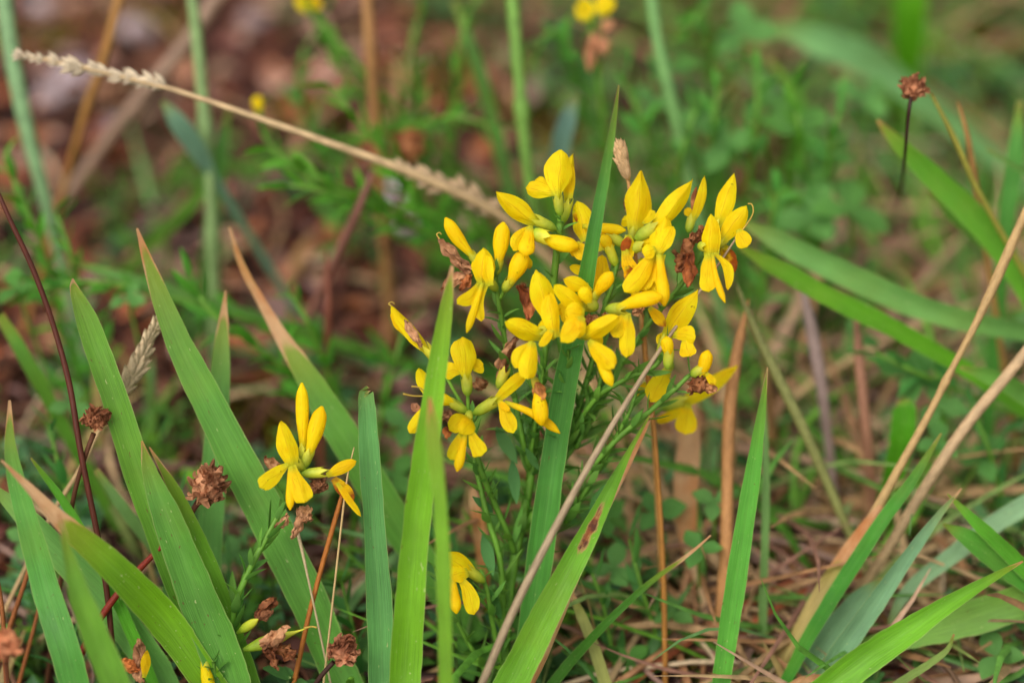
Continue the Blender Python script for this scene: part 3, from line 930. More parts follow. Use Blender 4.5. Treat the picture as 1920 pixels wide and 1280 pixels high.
def petal(parent, base, kind, x0, y0, x1, y1, w, d0=0, d1=0, roll=0, bow=0.0, fold=0.0, side=0.0, peak=None, point=None, claw=None,
          tint=YEL, wilt=0.0, crumple=0.0, dry=False, name=None, curl=0.0):
    """One petal sheet from its claw (x0, y0) to its tip (x1, y1); bow bulges it towards the viewer, fold creases it along the middle."""
    if not dry:
        w *= 0.95
        fold += random.uniform(0.04, 0.16)
        wilt = max(wilt, random.choice((0.0, 0.0, 0.2, 0.3)))
        roll += random.uniform(-14, 14)
    prof = {'banner': (0.46, 0.65, 0.46), 'wing': (0.66, 0.0, 0.34), 'lobe': (0.52, 0.2, 0.45)}[kind]
    peak = prof[0] if peak is None else peak
    point = prof[1] if point is None else point
    claw = prof[2] if claw is None else claw
    A, B = at(x0, y0, d0), at(x1, y1, d1)
    t = (B - A)
    L = t.length
    t.normalize()
    s = face_side(t, (A + B) / 2, roll)
    nrm = s.cross(t)
    if nrm.dot(FWD) > 0:
        nrm = -nrm
    W = size(w, (d0 + d1) / 2) / max(0.5, math.cos(R(roll)))
    rows, uvs = [], []
    nr, na = 13, 9
    sd = random.random() * 90
    if dry:
        nr, na = 19, 11
        fold = fold + random.uniform(0.25, 0.5)
        point = 0.7
        side = side + random.uniform(-0.1, 0.1)
    for i in range(nr):
        f = i / (nr - 1)
        if f < peak:
            ww = claw + (1 - claw) * math.sin(math.pi / 2 * f / peak) ** 1.3
        else:
            q = (f - peak) / (1 - peak)
            ww = (1 - point) * math.sqrt(max(0, 1 - q * q)) + point * (1 - q ** 1.9) ** 1.05
        ww = max(ww, 0.02)
        c = A.lerp(B, f) + nrm * (bow * L * math.sin(math.pi * f)) + s * (side * L * math.sin(math.pi * f)) + nrm * (curl * L * f ** 3)
        r, u = [], []
        for k in range(na):
            x = -1 + 2 * k / (na - 1)
            p = c + s * (x * W * 0.5 * ww) - nrm * ((abs(x) ** 1.3) * fold * W * ww)
            nv = Vector((f * 3 + sd, x * 1.5, sd))
            p += nrm * (mnoise.noise(nv) * W * 0.06) + s * (mnoise.noise(nv + Vector((9, 9, 0))) * W * 0.10) + t * (mnoise.noise(nv * 1.7 + Vector((3, 1, 0))) * W * 0.05 * f)
            if crumple:
                v2 = Vector((f * 5.5 + sd, x * 2.6, sd * 1.7))
                p += nrm * (mnoise.noise(v2) * W * crumple * 1.5) + s * (mnoise.noise(v2 + Vector((5, 3, 0))) * W * crumple) + t * (mnoise.noise(v2 + Vector((1, 8, 4))) * W * crumple * 0.8)
            r.append(p)
            u.append(((x + 1) / 2, f))
        rows.append(r)
        uvs.append(u)
    mb = MB()
    mb.grid(rows, uvs)
    nm = name or {'banner': 'banner_petal', 'wing': 'wing_petal', 'lobe': 'petal'}[kind]
    o = mb.build(nm, M_DRY if dry else M_PETAL, parent, base)
    o.color = (*tint, wilt)
    if dry:
        o['label'] = 'shrivelled brown petal'
    return o


def pod(parent, base, name, pts3, mat, flat=0.7, prof=None, tint=(1, 1, 1), wilt=0.0, bend=0.0, n=11):
    """Closed, slightly flattened body between two points: bud, keel, calyx, seed pod."""
    (x0, y0, d0), (x1, y1, d1), w = pts3
    A, B = at(x0, y0, d0), at(x1, y1, d1)
    t = (B - A)
    L = t.length
    s = face_side(t.normalized(), (A + B) / 2, 0)
    W = size(w, (d0 + d1) / 2) * 0.5
    prof = prof or [0.35, 0.6, 0.85, 1.0, 1.0, 0.9, 0.65, 0.1]
    cp = catmull([Vector((q,)) if False else Vector((q, 0)) for q in prof], 3)
    pts, rad = [], []
    for i, q in enumerate(cp):
        f = i / (len(cp) - 1)
        pts.append(A.lerp(B, f) + s * (bend * L * math.sin(math.pi * f)))
        rad.append(max(0.02, q[0]) * W)
    mb = MB()
    tube(mb, pts, rad, 10, flat, side=s)
    o = mb.build(name, mat, parent, base)
    o.color = (*tint, wilt)
    return o


BUD = [0.42, 0.55, 0.72, 0.92, 1.0, 0.98, 0.8, 0.15]
KEEL = [0.45, 0.6, 0.7, 0.8, 0.95, 1.0, 0.85, 0.15]
CAL = [0.35, 0.75, 0.95, 1.0, 0.95, 0.85, 0.8, 0.7]
PODP = [0.3, 0.7, 1.0, 1.0, 0.85, 0.5, 0.18, 0.08]


def calyx(parent, base, x0, y0, x1, y1, w, d0=0, d1=0, tint=(1, 1, 1)):
    """Green cup from the stalk end (x0, y0) to the flower throat (x1, y1) with five pointed teeth."""
    A, B = at(x0, y0, d0), at(x1, y1, d1)
    t = (B - A).normalized()
    L = (B - A).length
    s = face_side(t, A, 0)
    b = t.cross(s)
    W = size(w, d0) * 0.5
    rows, uvs = [], []
    prof = [0.35, 0.8, 0.95, 1.0, 1.0, 1.05]
    for i, q in enumerate(prof):
        f = i / (len(prof) - 1)
        r, u = [], []
        for k in range(20):
            a = 2 * math.pi * k / 20
            ff = f * 0.8
            if i == len(prof) - 1:
                ff = 1.1 if k % 4 == 0 else (0.92 if k % 2 else 0.78)
            r.append(A + t * (L * ff) + (s * math.cos(a) + b * math.sin(a)) * (W * q))
            u.append((k / 20, f))
        rows.append(r)
        uvs.append(u)
    mb = MB()
    mb.grid(rows, uvs, close=True)
    o = mb.build('calyx', M_CALYX, parent, base)
    o.color = (*tint, 1)
    return o


def pedicel(parent, base, spec):
    pts, wid = spec_points(spec, 4)
    mb = MB()
    tube(mb, pts, [w * 0.5 for w in wid], 6)
    o = mb.build('pedicel', M_STEM, parent, base)
    o.color = (1, 1.05, 0.8, 1)
    return o


def flower(root, base, parts, label=None, name='flower', d=0.0):
    """parts: list of (kind, args..., kwargs). Depths inside are relative to d."""
    f = empty(name, Vector((0, 0, 0)), root)
    q = 0.6
    if label:
        f['label'] = label
    for p in parts:
        k, a = p[0], p[1]
        kw = dict(p[2]) if len(p) > 2 else {}
        if k in ('b', 'w', 'l'):
            x0, y0, x1, y1, w, d0, d1 = a
            petal(f, base, {'b': 'banner', 'w': 'wing', 'l': 'lobe'}[k], x0, y0, x1, y1, w, d + q * d0, d + q * d1, **kw)
        elif k in ('bud', 'k'):
            x0, y0, x1, y1, w, d0, d1 = a
            pod(f, base, 'bud' if k == 'bud' else 'keel', ((x0, y0, d + q * d0), (x1, y1, d + q * d1), w), M_PETAL, kw.pop('flat', 0.75), BUD if k == 'bud' else KEEL, **kw)
        elif k == 'c':
            x0, y0, x1, y1, w, d0, d1 = a
            calyx(f, base, x0, y0, x1, y1, w, d + q * d0, d + q * d1, **kw)
        elif k == 'p':
            pedicel(f, base, [(x, y, w, d + q * dd) for x, y, w, dd in a])
        elif k == 'style':
            pts, wid = spec_points([(x, y, w, d + q * dd) for x, y, w, dd in a], 5)
            mb = MB()
            tube(mb, pts, [w * 0.5 for w in wid], 5)
            o = mb.build('style', M_STRAW, f, base)
            o.color = (*lin((205, 170, 70)), 1)
    return f


O1 = (1.0, 0.955, 0.75)      # deeper, orange-leaning petals low in the flower
O2 = (1.0, 0.86, 0.45)
DRY = dict(dry=True, crumple=0.34, tint=(1.35, 1.2, 1.05))
DRK = dict(dry=True, crumple=0.36, tint=(0.85, 0.58, 0.38))

# ---- the main plant
P0 = gpt(905, 1330, 0.0)
P0 = Vector((at(945, 1300, 12).x, at(945, 1300, 14).y + 0.004, -0.001))
main = empty('greenweed_plant', P0)
tag(main, 'big bushy greenweed plant with a crowd of yellow pea flowers and tiny green leaves', 'plant')


def ms(spec, **kw):
    kw.setdefault('lcol', (1.35, 1.25, 1.1))
    kw.setdefault('open_', 1.3)
    return leafy_stem(main, P0, spec, kw.pop('leaf', 54), kw.pop('every', 15) * 1.0, **kw)


ms([(1051, 415, 14, 1), (1044, 470, 14, 2), (1038, 530, 14, 4), (1024, 640, 14, 7), (1010, 760, 15, 10), (994, 900, 17, 12), (968, 1030, 19, 13), (952, 1140, 19, 13), (944, 1290, 20, 13)], every=20, to_ground=True)
ms([(878, 772, 11, 1), (888, 830, 11, 3), (905, 890, 12, 5), (930, 950, 12, 8), (952, 1000, 12, 10), (964, 1035, 12, 12)], every=15)
ms([(882, 800, 9, 6), (896, 890, 10, 6), (916, 975, 11, 7), (936, 1040, 12, 8), (943, 1120, 13, 10), (942, 1200, 13, 12)], every=18)
ms([(926, 505, 10, 2), (934, 560, 10, 3), (944, 620, 10, 5), (956, 700, 11, 7), (974, 790, 11, 9), (990, 880, 12, 11)], every=15)
ms([(1158, 492, 10, 2), (1146, 540, 10, 3), (1130, 590, 11, 4), (1112, 670, 11, 7), (1080, 780, 12, 10), (1035, 890, 13, 12), (985, 990, 14, 13)], every=13)
ms([(1352, 445, 9, 4), (1318, 480, 9, 5), (1268, 545, 10, 6), (1215, 610, 10, 8), (1160, 690, 11, 10), (1100, 800, 12, 12), (1030, 900, 12, 13)], every=20, start=0.05)
ms([(1252, 650, 9, 0), (1226, 688, 9, 1), (1175, 710, 10, 3), (1120, 745, 10, 6), (1080, 800, 11, 9), (1045, 860, 11, 11)], every=12)
ms([(1294, 702, 9, 2), (1258, 736, 11, 3), (1205, 782, 12, 5), (1150, 830, 12, 7), (1100, 890, 12, 9), (1050, 970, 13, 11), (1000, 1050, 13, 12)], every=14)
ms([(1130, 640, 6, 9), (1128, 700, 8, 9), (1110, 770, 9, 10), (1080, 840, 10, 11)], every=9, leaf=52, open_=1.1)
ms([(1066, 655, 6, 3), (1062, 700, 8, 5), (1050, 770, 9, 8), (1030, 840, 10, 10)], every=8, leaf=52, open_=1.1)
ms([(1020, 690, 6, 4), (1012, 740, 8, 6), (1000, 820, 9, 9), (990, 900, 10, 12)], every=9, leaf=52)
ms([(1200, 700, 6, 6), (1185, 760, 8, 6), (1150, 830, 9, 8), (1110, 900, 10, 10), (1060, 980, 10, 12)], every=11, leaf=52)
ms([(906, 1085, 8, 4), (914, 1110, 9, 5), (922, 1160, 10, 7), (934, 1220, 11, 10), (944, 1290, 12, 13)], every=16, leaf=52, to_ground=True)
ms([(815, 1060, 6, 6), (836, 1120, 8, 7), (870, 1190, 9, 9), (910, 1260, 10, 12), (930, 1310, 11, 13)], every=14, leaf=52, to_ground=True)
# broader blue-green leaves low on the plant
for (x, y, dx, dy, L) in [(930, 800, 40, 70, 80), (960, 860, 10, 95, 90), (905, 1000, 22, 85, 85), (940, 1160, -30, -70, 80), (925, 960, -38, -30, 60), (985, 800, 20, -60, 60), (1105, 960, 40, -60, 70), (820, 1090, -30, -55, 60), (1010, 880, -30, -50, 60)]:
    o = add_leaf(main, P0, at(x, y, 9), at(x + dx, y + dy, 7) - at(x, y, 9), -FWD, size(L, 9), (0.8, 0.9, 1.3))


def mf(parts, d=0.0, label=None, name='flower'):
    return flower(main, P0, parts, label, name, d)


# upper middle
mf([('b', (1046, 372, 1051, 281, 56, 0, 2), dict(peak=0.6, point=0.55, claw=0.22, fold=0.16, bow=0.05)), ('w', (1040, 362, 986, 352, 36, 2, 3), dict(peak=0.7)), ('w', (1030, 352, 1004, 336, 26, 5, 6)),
    ('c', (1051, 404, 1045, 366, 19, 1, 0)), ('p', [(1046, 400, 7, 1), (1051, 424, 8, 2)])], 0)
mf([('b', (1066, 378, 1074, 288, 25, 3, 4), dict(roll=35, fold=0.25)), ('l', (1070, 372, 1072, 310, 16, 1, 2), dict(tint=O1)), ('c', (1056, 418, 1068, 374, 16, 3, 3), dict(tint=(1.1, 1.1, 0.8))), ('l', (1076, 395, 1092, 420, 18, 4, 4), dict(tint=O2, wilt=0.5))], 2)
mf([('b', (1006, 418, 931, 360, 42, -2, -5), dict(peak=0.45, fold=0.3, bow=0.06, side=0.03)), ('c', (1042, 430, 1000, 410, 21, 0, -2)), ('w', (998, 424, 962, 470, 26, -4, -6), dict(tint=O1, side=-0.12)), ('k', (994, 428, 984, 480, 32, -5, -8), dict(flat=0.5, tint=O1)),
    ('p', [(1040, 429, 7, 0), (1052, 440, 8, 2)])], 0)
mf([('bud', (1008, 440, 1086, 462, 30, -4, -5), dict(bend=-0.05)), ('c', (996, 436, 1030, 447, 27, -4, -5), dict(tint=(1.3, 1.2, 0.9))), ('l', (1078, 455, 1098, 486, 32, -3, -4), dict(tint=O2)), ('l', (1085, 460, 1072, 480, 22, -2, -2), dict(tint=O2, wilt=0.3))], 0)
mf([('b', (1098, 452, 1083, 376, 46, 2, 3), dict(fold=0.2, point=0.6)), ('l', (1088, 408, 1096, 424, 20, 5, 5), dict(tint=O2, wilt=0.6))], 2)
mf([('bud', (888, 482, 835, 408, 26, 0, -2), dict(bend=0.04)), ('c', (900, 500, 882, 474, 17, 1, 0)), ('p', [(899, 498, 6, 1), (918, 520, 7, 2)])], 0, name='flower_bud')
mf([('bud', (934, 498, 944, 416, 31, 0, 0)), ('c', (929, 516, 936, 486, 18, 1, 0)), ('p', [(930, 512, 6, 1), (927, 540, 7, 2)])], 1, name='flower_bud')
mf([('b', (904, 532, 906, 465, 46, -3, -2), dict(peak=0.5, fold=0.32, bow=0.1, wilt=0.16)), ('l', (918, 536, 912, 478, 26, -5, -3), dict(bow=0.1, roll=-35)), ('w', (898, 530, 857, 570, 27, -4, -7), dict(tint=O1, side=0.14)), ('w', (914, 532, 902, 604, 24, -4, -7), dict(tint=O1, side=-0.16, curl=0.1)),
    ('k', (905, 530, 875, 624, 15, -5, -9)), ('c', (932, 545, 912, 520, 18, 1, -2))], 0)
mf([('bud', (956, 532, 985, 470, 34, -2, -3), dict(tint=O1)), ('c', (944, 546, 958, 524, 19, 0, -2)), ('l', (986, 480, 994, 504, 18, -1, 0), dict(wilt=0.4)), ('p', [(946, 543, 7, 0), (938, 560, 7, 2)])], 0, name='flower_bud')
# withered ones on that side
mf([('l', (884, 505, 822, 444, 24, 1, 0), dict(**DRY, fold=0.4)), ('l', (880, 512, 845, 468, 18, 2, 2), dict(**DRY, fold=0.3)), ('style', [(824, 448, 3, 0), (819, 440, 3, 0), (824, 436, 2, 0), (828, 440, 2, 0)])], 2, 'withered brown flower with a curled tip', 'withered_flower')
mf([('l', (884, 512, 826, 545, 22, 3, 3), dict(**DRY)), ('l', (880, 515, 862, 545, 24, 2, 3), dict(dry=True, crumple=0.2, tint=(1.5, 0.9, 0.5)))], 2, 'withered brown flower', 'withered_flower')
mf([('l', (975, 535, 992, 600, 30, 3, 2), dict(dry=True, crumple=0.2, tint=(1.4, 0.8, 0.5))), ('l', (980, 530, 1000, 575, 22, 4, 4), dict(**DRY))], 2, 'withered brown flower behind fresh petals', 'withered_flower')
mf([('l', (940, 720, 968, 632, 24, 4, 3), dict(**DRY, fold=0.4)), ('c', (934, 728, 948, 690, 20, 4, 4), dict(tint=(1.1, 0.95, 0.9)))], 2, 'withered brown flower in its green cup', 'withered_flower')
# centre
mf([('b', (1034, 606, 1004, 506, 50, -4, -5), dict(peak=0.5, fold=0.2, bow=0.08, point=0.5)), ('l', (1042, 632, 1030, 548, 40, -7, -6), dict(bow=0.08, side=0.05, fold=0.15)), ('w', (1040, 636, 1016, 600, 30, -5, -6), dict(tint=O1))], -2)
mf([('b', (1016, 632, 947, 604, 40, -8, -12), dict(peak=0.5, fold=0.2, bow=0.12, point=0.3)), ('c', (1046, 612, 1008, 624, 20, -5, -8)), ('w', (1000, 640, 966, 690, 26, -10, -12), dict(tint=O1, side=-0.12)), ('w', (998, 640, 988, 710, 38, -11, -14), dict(tint=O1, bow=0.08, fold=0.12)),
    ('l', (1036, 618, 1012, 650, 18, -9, -11), dict(tint=O1))], -1)
mf([('b', (1092, 584, 1040, 534, 34, -7, -10), dict(fold=0.2, bow=0.12, point=0.2, claw=0.5)), ('c', (1120, 578, 1086, 572, 20, -3, -7))], -1)
mf([('l', (1110, 545, 1056, 522, 28, -4, -7), dict(tint=O1, bow=0.1, claw=0.2)), ('l', (1104, 534, 1062, 542, 18, -3, -5), dict(tint=O2, wilt=0.3))], -1)
mf([('bud', (1114, 556, 1148, 510, 27, -3, -6), dict(tint=O1)), ('c', (1106, 572, 1120, 546, 18, -1, -3))], -1, name='flower_bud')
mf([('bud', (1108, 572, 1090, 538, 26, -9, -11)), ('c', (1120, 578, 1100, 564, 22, -7, -9))], -1, name='flower_bud')
mf([('l', (1096, 590, 1060, 585, 44, -11, -13), dict(bow=0.15, tint=O1, point=0.0)), ('l', (1092, 592, 1052, 640, 40, -12, -14), dict(bow=0.15, tint=O1, point=0.1)), ('l', (1090, 596, 1078, 634, 34, -13, -13), dict(bow=0.2, tint=O1, point=0.0)), ('l', (1108, 590, 1088, 612, 22, -8, -9), dict(**DRK))], -1)
mf([('bud', (1156, 578, 1243, 556, 29, -8, -12), dict(bend=0.04)), ('c', (1136, 580, 1176, 578, 24, -5, -8)), ('w', (1172, 588, 1150, 632, 30, -8, -10), dict(tint=O1)), ('w', (1178, 588, 1174, 670, 32, -9, -10), dict(tint=O1, fold=0.15)), ('l', (1218, 576, 1248, 612, 22, -3, -2), dict(tint=O2, wilt=0.5))], -1)
mf([('b', (1092, 634, 1161, 593, 36, -9, -14), dict(fold=0.22, bow=0.12, peak=0.45, point=0.3, claw=0.5)), ('w', (1104, 638, 1152, 690, 40, -12, -15), dict(tint=O1, fold=0.15, bow=0.08)), ('k', (1112, 650, 1148, 724, 22, -10, -13), dict(tint=O1)), ('c', (1080, 628, 1108, 626, 20, -6, -9))], -1)
mf([('l', (1118, 545, 1100, 480, 30, 2, 2), dict(tint=O2, wilt=0.35)), ('l', (1130, 545, 1128, 478, 34, 1, 2), dict(tint=O2)), ('l', (1100, 512, 1068, 500, 20, 2, 2), dict(tint=O1))], 1)
mf([('l', (1128, 470, 1112, 424, 30, 3, 4), dict(tint=O1)), ('l', (1132, 470, 1152, 446, 22, 4, 4), dict(tint=O2, wilt=0.35)), ('l', (1120, 474, 1094, 470, 20, 3, 3), dict(tint=O1))], 3)
mf([('w', (1196, 470, 1186, 424, 24, 4, 5)), ('k', (1200, 486, 1214, 560, 18, 1, 0), dict(tint=O1)), ('l', (1206, 484, 1184, 556, 26, 2, 1), dict(tint=O1, side=0.08))], 2)
mf([('l', (1070, 560, 1058, 606, 26, -4, -6), dict(tint=O1)), ('l', (1068, 566, 1038, 590, 20, -3, -4), dict(tint=O1)), ('l', (1110, 600, 1126, 648, 24, -5, -6), dict(tint=O1))], 0)
mf([('l', (1120, 590, 1102, 612, 22, -6, -7), dict(**DRY)), ('l', (1132, 586, 1140, 612, 18, -5, -5), dict(**DRK)), ('l', (1206, 570, 1186, 588, 18, -2, -2), dict(**DRY))], 0, 'withered brown petals deep in the flower cluster', 'withered_flower')
mf([('l', (1180, 400, 1172, 372, 16, 5, 5), dict(**DRY)), ('l', (1262, 470, 1276, 500, 16, 3, 3), dict(**DRY)), ('l', (1366, 470, 1372, 506, 20, 3, 3), dict(**DRK))], 2, 'withered brown petals among the upper flowers', 'withered_flower')
# the small cluster around (878, 770)
mf([('b', (874, 712, 868, 632, 52, 0, 1), dict(peak=0.62, point=0.0, claw=0.20, fold=0.10, bow=0.07)), ('w', (866, 694, 830, 695, 34, 2, 3), dict(point=0.0)), ('w', (886, 692, 906, 682, 32, 2, 3), dict(point=0.0)), ('c', (877, 742, 874, 704, 21, 0, 0)), ('p', [(877, 738, 7, 0), (878, 776, 8, 2)])], 0)
mf([('b', (806, 742, 786, 690, 28, -2, -3), dict(fold=0.2, point=0.2)), ('w', (812, 748, 768, 812, 26, -3, -6), dict(tint=O1, point=0.0)), ('bud', (856, 756, 808, 742, 24, 0, -2), dict(tint=(1, 1.02, 1.4))), ('c', (876, 772, 842, 752, 19, 1, 0)), ('style', [(800, 742, 3, -3), (775, 742, 3, -4), (756, 738, 4, -5)]), ('style', [(800, 736, 3, -3), (786, 726, 3, -4), (772, 724, 3, -5)]),
    ('l', (790, 770, 772, 756, 16, -2, -3), dict(dry=True, crumple=0.1, tint=(1.3, 1, 1)))], 0)
mf([('b', (880, 782, 842, 806, 36, -5, -10), dict(peak=0.5, point=0.0, bow=0.2, claw=0.45)), ('l', (884, 786, 862, 812, 34, -6, -11), dict(point=0.0, bow=0.2)), ('w', (868, 812, 846, 862, 34, -9, -12), dict(tint=O1, point=0.0, side=0.06)), ('w', (880, 808, 904, 854, 34, -9, -11), dict(tint=O1, point=0.1, peak=0.85)), ('k', (873, 812, 857, 884, 19, -9, -12), dict(tint=O1)), ('c', (880, 770, 878, 790, 16, -2, -5))], 0)
mf([('c', (888, 776, 934, 748, 22, 0, -3)), ('b', (928, 752, 986, 698, 26, -3, -6), dict(roll=25, peak=0.6, claw=0.55, point=0.1, tint=O1)), ('w', (938, 752, 962, 812, 32, -4, -7), dict(tint=O1, point=0.1)), ('k', (946, 754, 1050, 812, 18, -3, -5), dict(tint=O1, bend=0.06)), ('l', (934, 752, 956, 770, 14, -5, -6), dict(tint=O2, wilt=0.4))], 0)
mf([('bud', (1008, 722, 1016, 798, 30, -8, -9), dict(tint=O1, wilt=0.25)), ('l', (1006, 716, 1020, 748, 26, -9, -10), dict(dry=True, crumple=0.1, tint=(1.5, 1.1, 0.5))), ('c', (1000, 706, 1008, 728, 16, -6, -8), dict(tint=(1, 0.8, 0.8)))], 0, name='wilting_flower')
mf([('b', (806, 660, 732, 571, 26, 1, 0), dict(roll=30, fold=0.3, claw=0.5, peak=0.45, point=0.3, wilt=0.12)), ('l', (766, 632, 734, 584, 26, 2, 2), dict(tint=O2, wilt=0.3)), ('l', (790, 650, 760, 600, 18, -1, -1), dict(**DRY)), ('c', (828, 688, 796, 648, 20, 2, 1), dict(tint=(1.2, 1.1, 0.9))), ('p', [(826, 684, 7, 2), (850, 730, 7, 3), (874, 770, 8, 3)]),
    ('style', [(734, 574, 3, 0), (729, 570, 3, 0), (734, 566, 2, 0), (740, 570, 2, 0)])], 1, None, 'wilting_flower')
mf([('l', (892, 730, 912, 712, 24, 5, 5), dict(**DRY)), ('l', (850, 790, 822, 776, 22, 4, 4), dict(**DRY)), ('l', (835, 800, 838, 822, 18, 6, 6), dict(dry=True, crumple=0.2, tint=(1.6, 0.9, 0.4)))], 2, 'withered brown petals under the small cluster', 'withered_flower')
# right upper group
mf([('b', (1192, 436, 1202, 320, 52, 2, 3), dict(peak=0.45, point=1.0, fold=0.25, bow=0.06)), ('w', (1204, 418, 1228, 396, 24, 3, 4)), ('w', (1184, 420, 1166, 412, 24, 4, 4)), ('l', (1210, 412, 1224, 408, 14, 6, 6), dict(tint=O2, wilt=0.5)), ('c', (1180, 458, 1190, 426, 18, 3, 2))], 2)
mf([('b', (1226, 436, 1299, 336, 38, -2, -3), dict(peak=0.5, point=1.0, fold=0.25, bow=0.07, roll=15)), ('b', (1228, 480, 1248, 406, 46, -5, -4), dict(bow=0.1, fold=0.2, point=0.2)), ('l', (1232, 476, 1262, 424, 30, -6, -5), dict(bow=0.1, point=0.0)), ('l', (1230, 468, 1204, 474, 30, -7, -8), dict(bow=0.1)),
    ('w', (1226, 474, 1172, 548, 40, -6, -9), dict(tint=O1, side=0.05, fold=0.1)), ('w', (1230, 480, 1200, 545, 34, -4, -6), dict(tint=O1)), ('k', (1236, 476, 1246, 574, 25, -7, -10), dict(tint=O1)), ('w', (1244, 478, 1252, 542, 26, -5, -7), dict(tint=O1, side=-0.22, roll=20)), ('c', (1192, 448, 1236, 420, 25, 0, -3)), ('l', (1218, 520, 1236, 552, 36, -3, -4), dict(tint=O1))], 0)
mf([('bud', (1196, 462, 1228, 444, 24, 1, -1), dict(tint=(1, 1.02, 1.6))), ('c', (1180, 470, 1210, 456, 22, 2, 0))], 0, name='flower_bud')
mf([('bud', (1092, 424, 1174, 432, 20, 2, 1), dict(tint=O1)), ('c', (1172, 462, 1140, 436, 20, 3, 2)), ('p', [(1170, 460, 8, 3), (1172, 490, 8, 3)])], 1)
mf([('bud', (1146, 472, 1130, 440, 22, 1, 0), dict(tint=(1.0, 1.0, 2.0))), ('c', (1156, 500, 1138, 456, 19, 2, 1), dict(tint=(1.25, 1.15, 0.8)))], 1, name='flower_bud')
mf([('l', (1180, 440, 1176, 490, 28, 0, -1), dict(tint=O1, wilt=0.3, crumple=0.1)), ('l', (1172, 468, 1190, 540, 28, -2, -3), dict(tint=O2, wilt=0.55, crumple=0.1)), ('l', (1176, 500, 1188, 535, 22, -4, -4), dict(tint=O2, wilt=0.75, crumple=0.15)), ('l', (1182, 445, 1166, 470, 20, -1, -2), dict(tint=O2, wilt=0.6))], 0, 'orange wilting flower', 'wilting_flower')
mf([('b', (1298, 416, 1321, 330, 19, 3, 4), dict(roll=30, claw=0.6, peak=0.5, point=0.2, side=-0.06, wilt=0.15)), ('l', (1296, 402, 1284, 392, 18, 4, 5), dict(tint=O2)), ('l', (1300, 400, 1306, 350, 12, 5, 5), dict(dry=True, tint=(1.4, 1, 0.7))), ('c', (1290, 436, 1298, 404, 17, 3, 3))], 2)
mf([('l', (1318, 424, 1292, 452, 22, 0, -1), dict(**DRK, side=0.2)), ('l', (1300, 436, 1288, 490, 28, -1, -2), dict(**DRK)), ('l', (1288, 470, 1270, 510, 24, -2, -2), dict(**DRK)), ('l', (1290, 475, 1292, 538, 26, -3, -3), dict(dry=True, crumple=0.2, tint=(1.1, 0.6, 0.3)))], 1, 'dark red-brown shrivelled flower', 'withered_flower')
mf([('b', (1346, 424, 1376, 325, 36, 2, 3), dict(peak=0.45, point=0.9, fold=0.2, bow=0.05, claw=0.5)), ('l', (1352, 424, 1378, 350, 18, 5, 5), dict(tint=O1, wilt=0.2)), ('c', (1330, 448, 1350, 414, 20, 3, 2))], 2)
mf([('b', (1330, 480, 1334, 401, 34, -3, -3), dict(fold=0.3, bow=0.08, point=0.5, claw=0.7, peak=0.4)), ('l', (1344, 476, 1340, 410, 18, -2, -2), dict(roll=-40)), ('w', (1326, 476, 1328, 548, 34, -5, -8), dict(tint=O1, point=0.0, peak=0.72)), ('w', (1338, 474, 1364, 544, 20, -4, -7), dict(tint=O1, side=0.2, roll=15)), ('k', (1336, 474, 1360, 568, 13, -6, -9), dict(tint=O1, bend=-0.05)), ('c', (1310, 460, 1328, 464, 20, 1, -2))], 0)
mf([('b', (1352, 452, 1400, 386, 40, 0, -1), dict(peak=0.55, point=0.4, fold=0.15, bow=0.06, claw=0.5)), ('w', (1384, 430, 1400, 464, 32, -1, -3), dict(tint=O1, point=0.0)), ('style', [(1378, 446, 3, 0), (1398, 424, 3, -1), (1412, 400, 3, -2), (1410, 384, 3, -2), (1402, 382, 3, -2)]), ('l', (1356, 462, 1378, 510, 30, 2, 2), dict(tint=O2, wilt=0.6, crumple=0.12)), ('c', (1334, 468, 1360, 448, 18, 2, 1))], 1)
# right side
mf([('b', (1246, 632, 1309, 543, 46, 0, -3), dict(peak=0.45, point=0.9, fold=0.2, bow=0.07)), ('w', (1262, 628, 1304, 634, 34, -2, -5), dict(tint=O1, point=0.0, side=0.14)), ('w', (1284, 634, 1292, 668, 34, -3, -5), dict(tint=O1, point=0.0)), ('w', (1250, 620, 1238, 648, 26, 1, 0)), ('c', (1236, 672, 1248, 628, 20, 1, 0))], 1)
mf([('bud', (1254, 672, 1249, 630, 24, -4, -5), dict(tint=O1)), ('c', (1252, 692, 1254, 656, 20, -3, -4))], 1, name='flower_bud')
mf([('w', (1252, 692, 1220, 752, 46, 5, 4), dict(point=0.2, peak=0.7)), ('w', (1210, 716, 1196, 748, 20, 7, 7), dict(tint=O1)), ('c', (1262, 680, 1246, 700, 16, 4, 4))], 4)
mf([('bud', (1314, 710, 1328, 656, 26, -1, -2), dict(tint=O1, wilt=0.35)), ('c', (1296, 704, 1320, 690, 22, 0, -1)), ('l', (1316, 706, 1290, 738, 32, -3, -4), dict(**DRK)), ('l', (1320, 706, 1338, 736, 26, -3, -4), dict(dry=True, crumple=0.3, tint=(1.1, 0.85, 0.6))), ('l', (1324, 700, 1342, 722, 16, -4, -4), dict(tint=O1, wilt=0.4))], 1, 'wilting flower half brown', 'wilting_flower')
mf([('b', (1276, 758, 1383, 686, 34, 0, 2), dict(peak=0.4, point=0.9, fold=0.2, claw=0.5)), ('c', (1240, 766, 1288, 748, 22, 0, 0)), ('w', (1296, 762, 1230, 790, 20, -1, -2), dict(tint=O1)), ('w', (1290, 758, 1284, 814, 40, -2, -3), dict(tint=O1, point=0.0, peak=0.7)), ('p', [(1242, 765, 8, 0), (1205, 790, 9, -4), (1180, 806, 9, -9)])], 17, 'blurred fresh flower pointing outward')
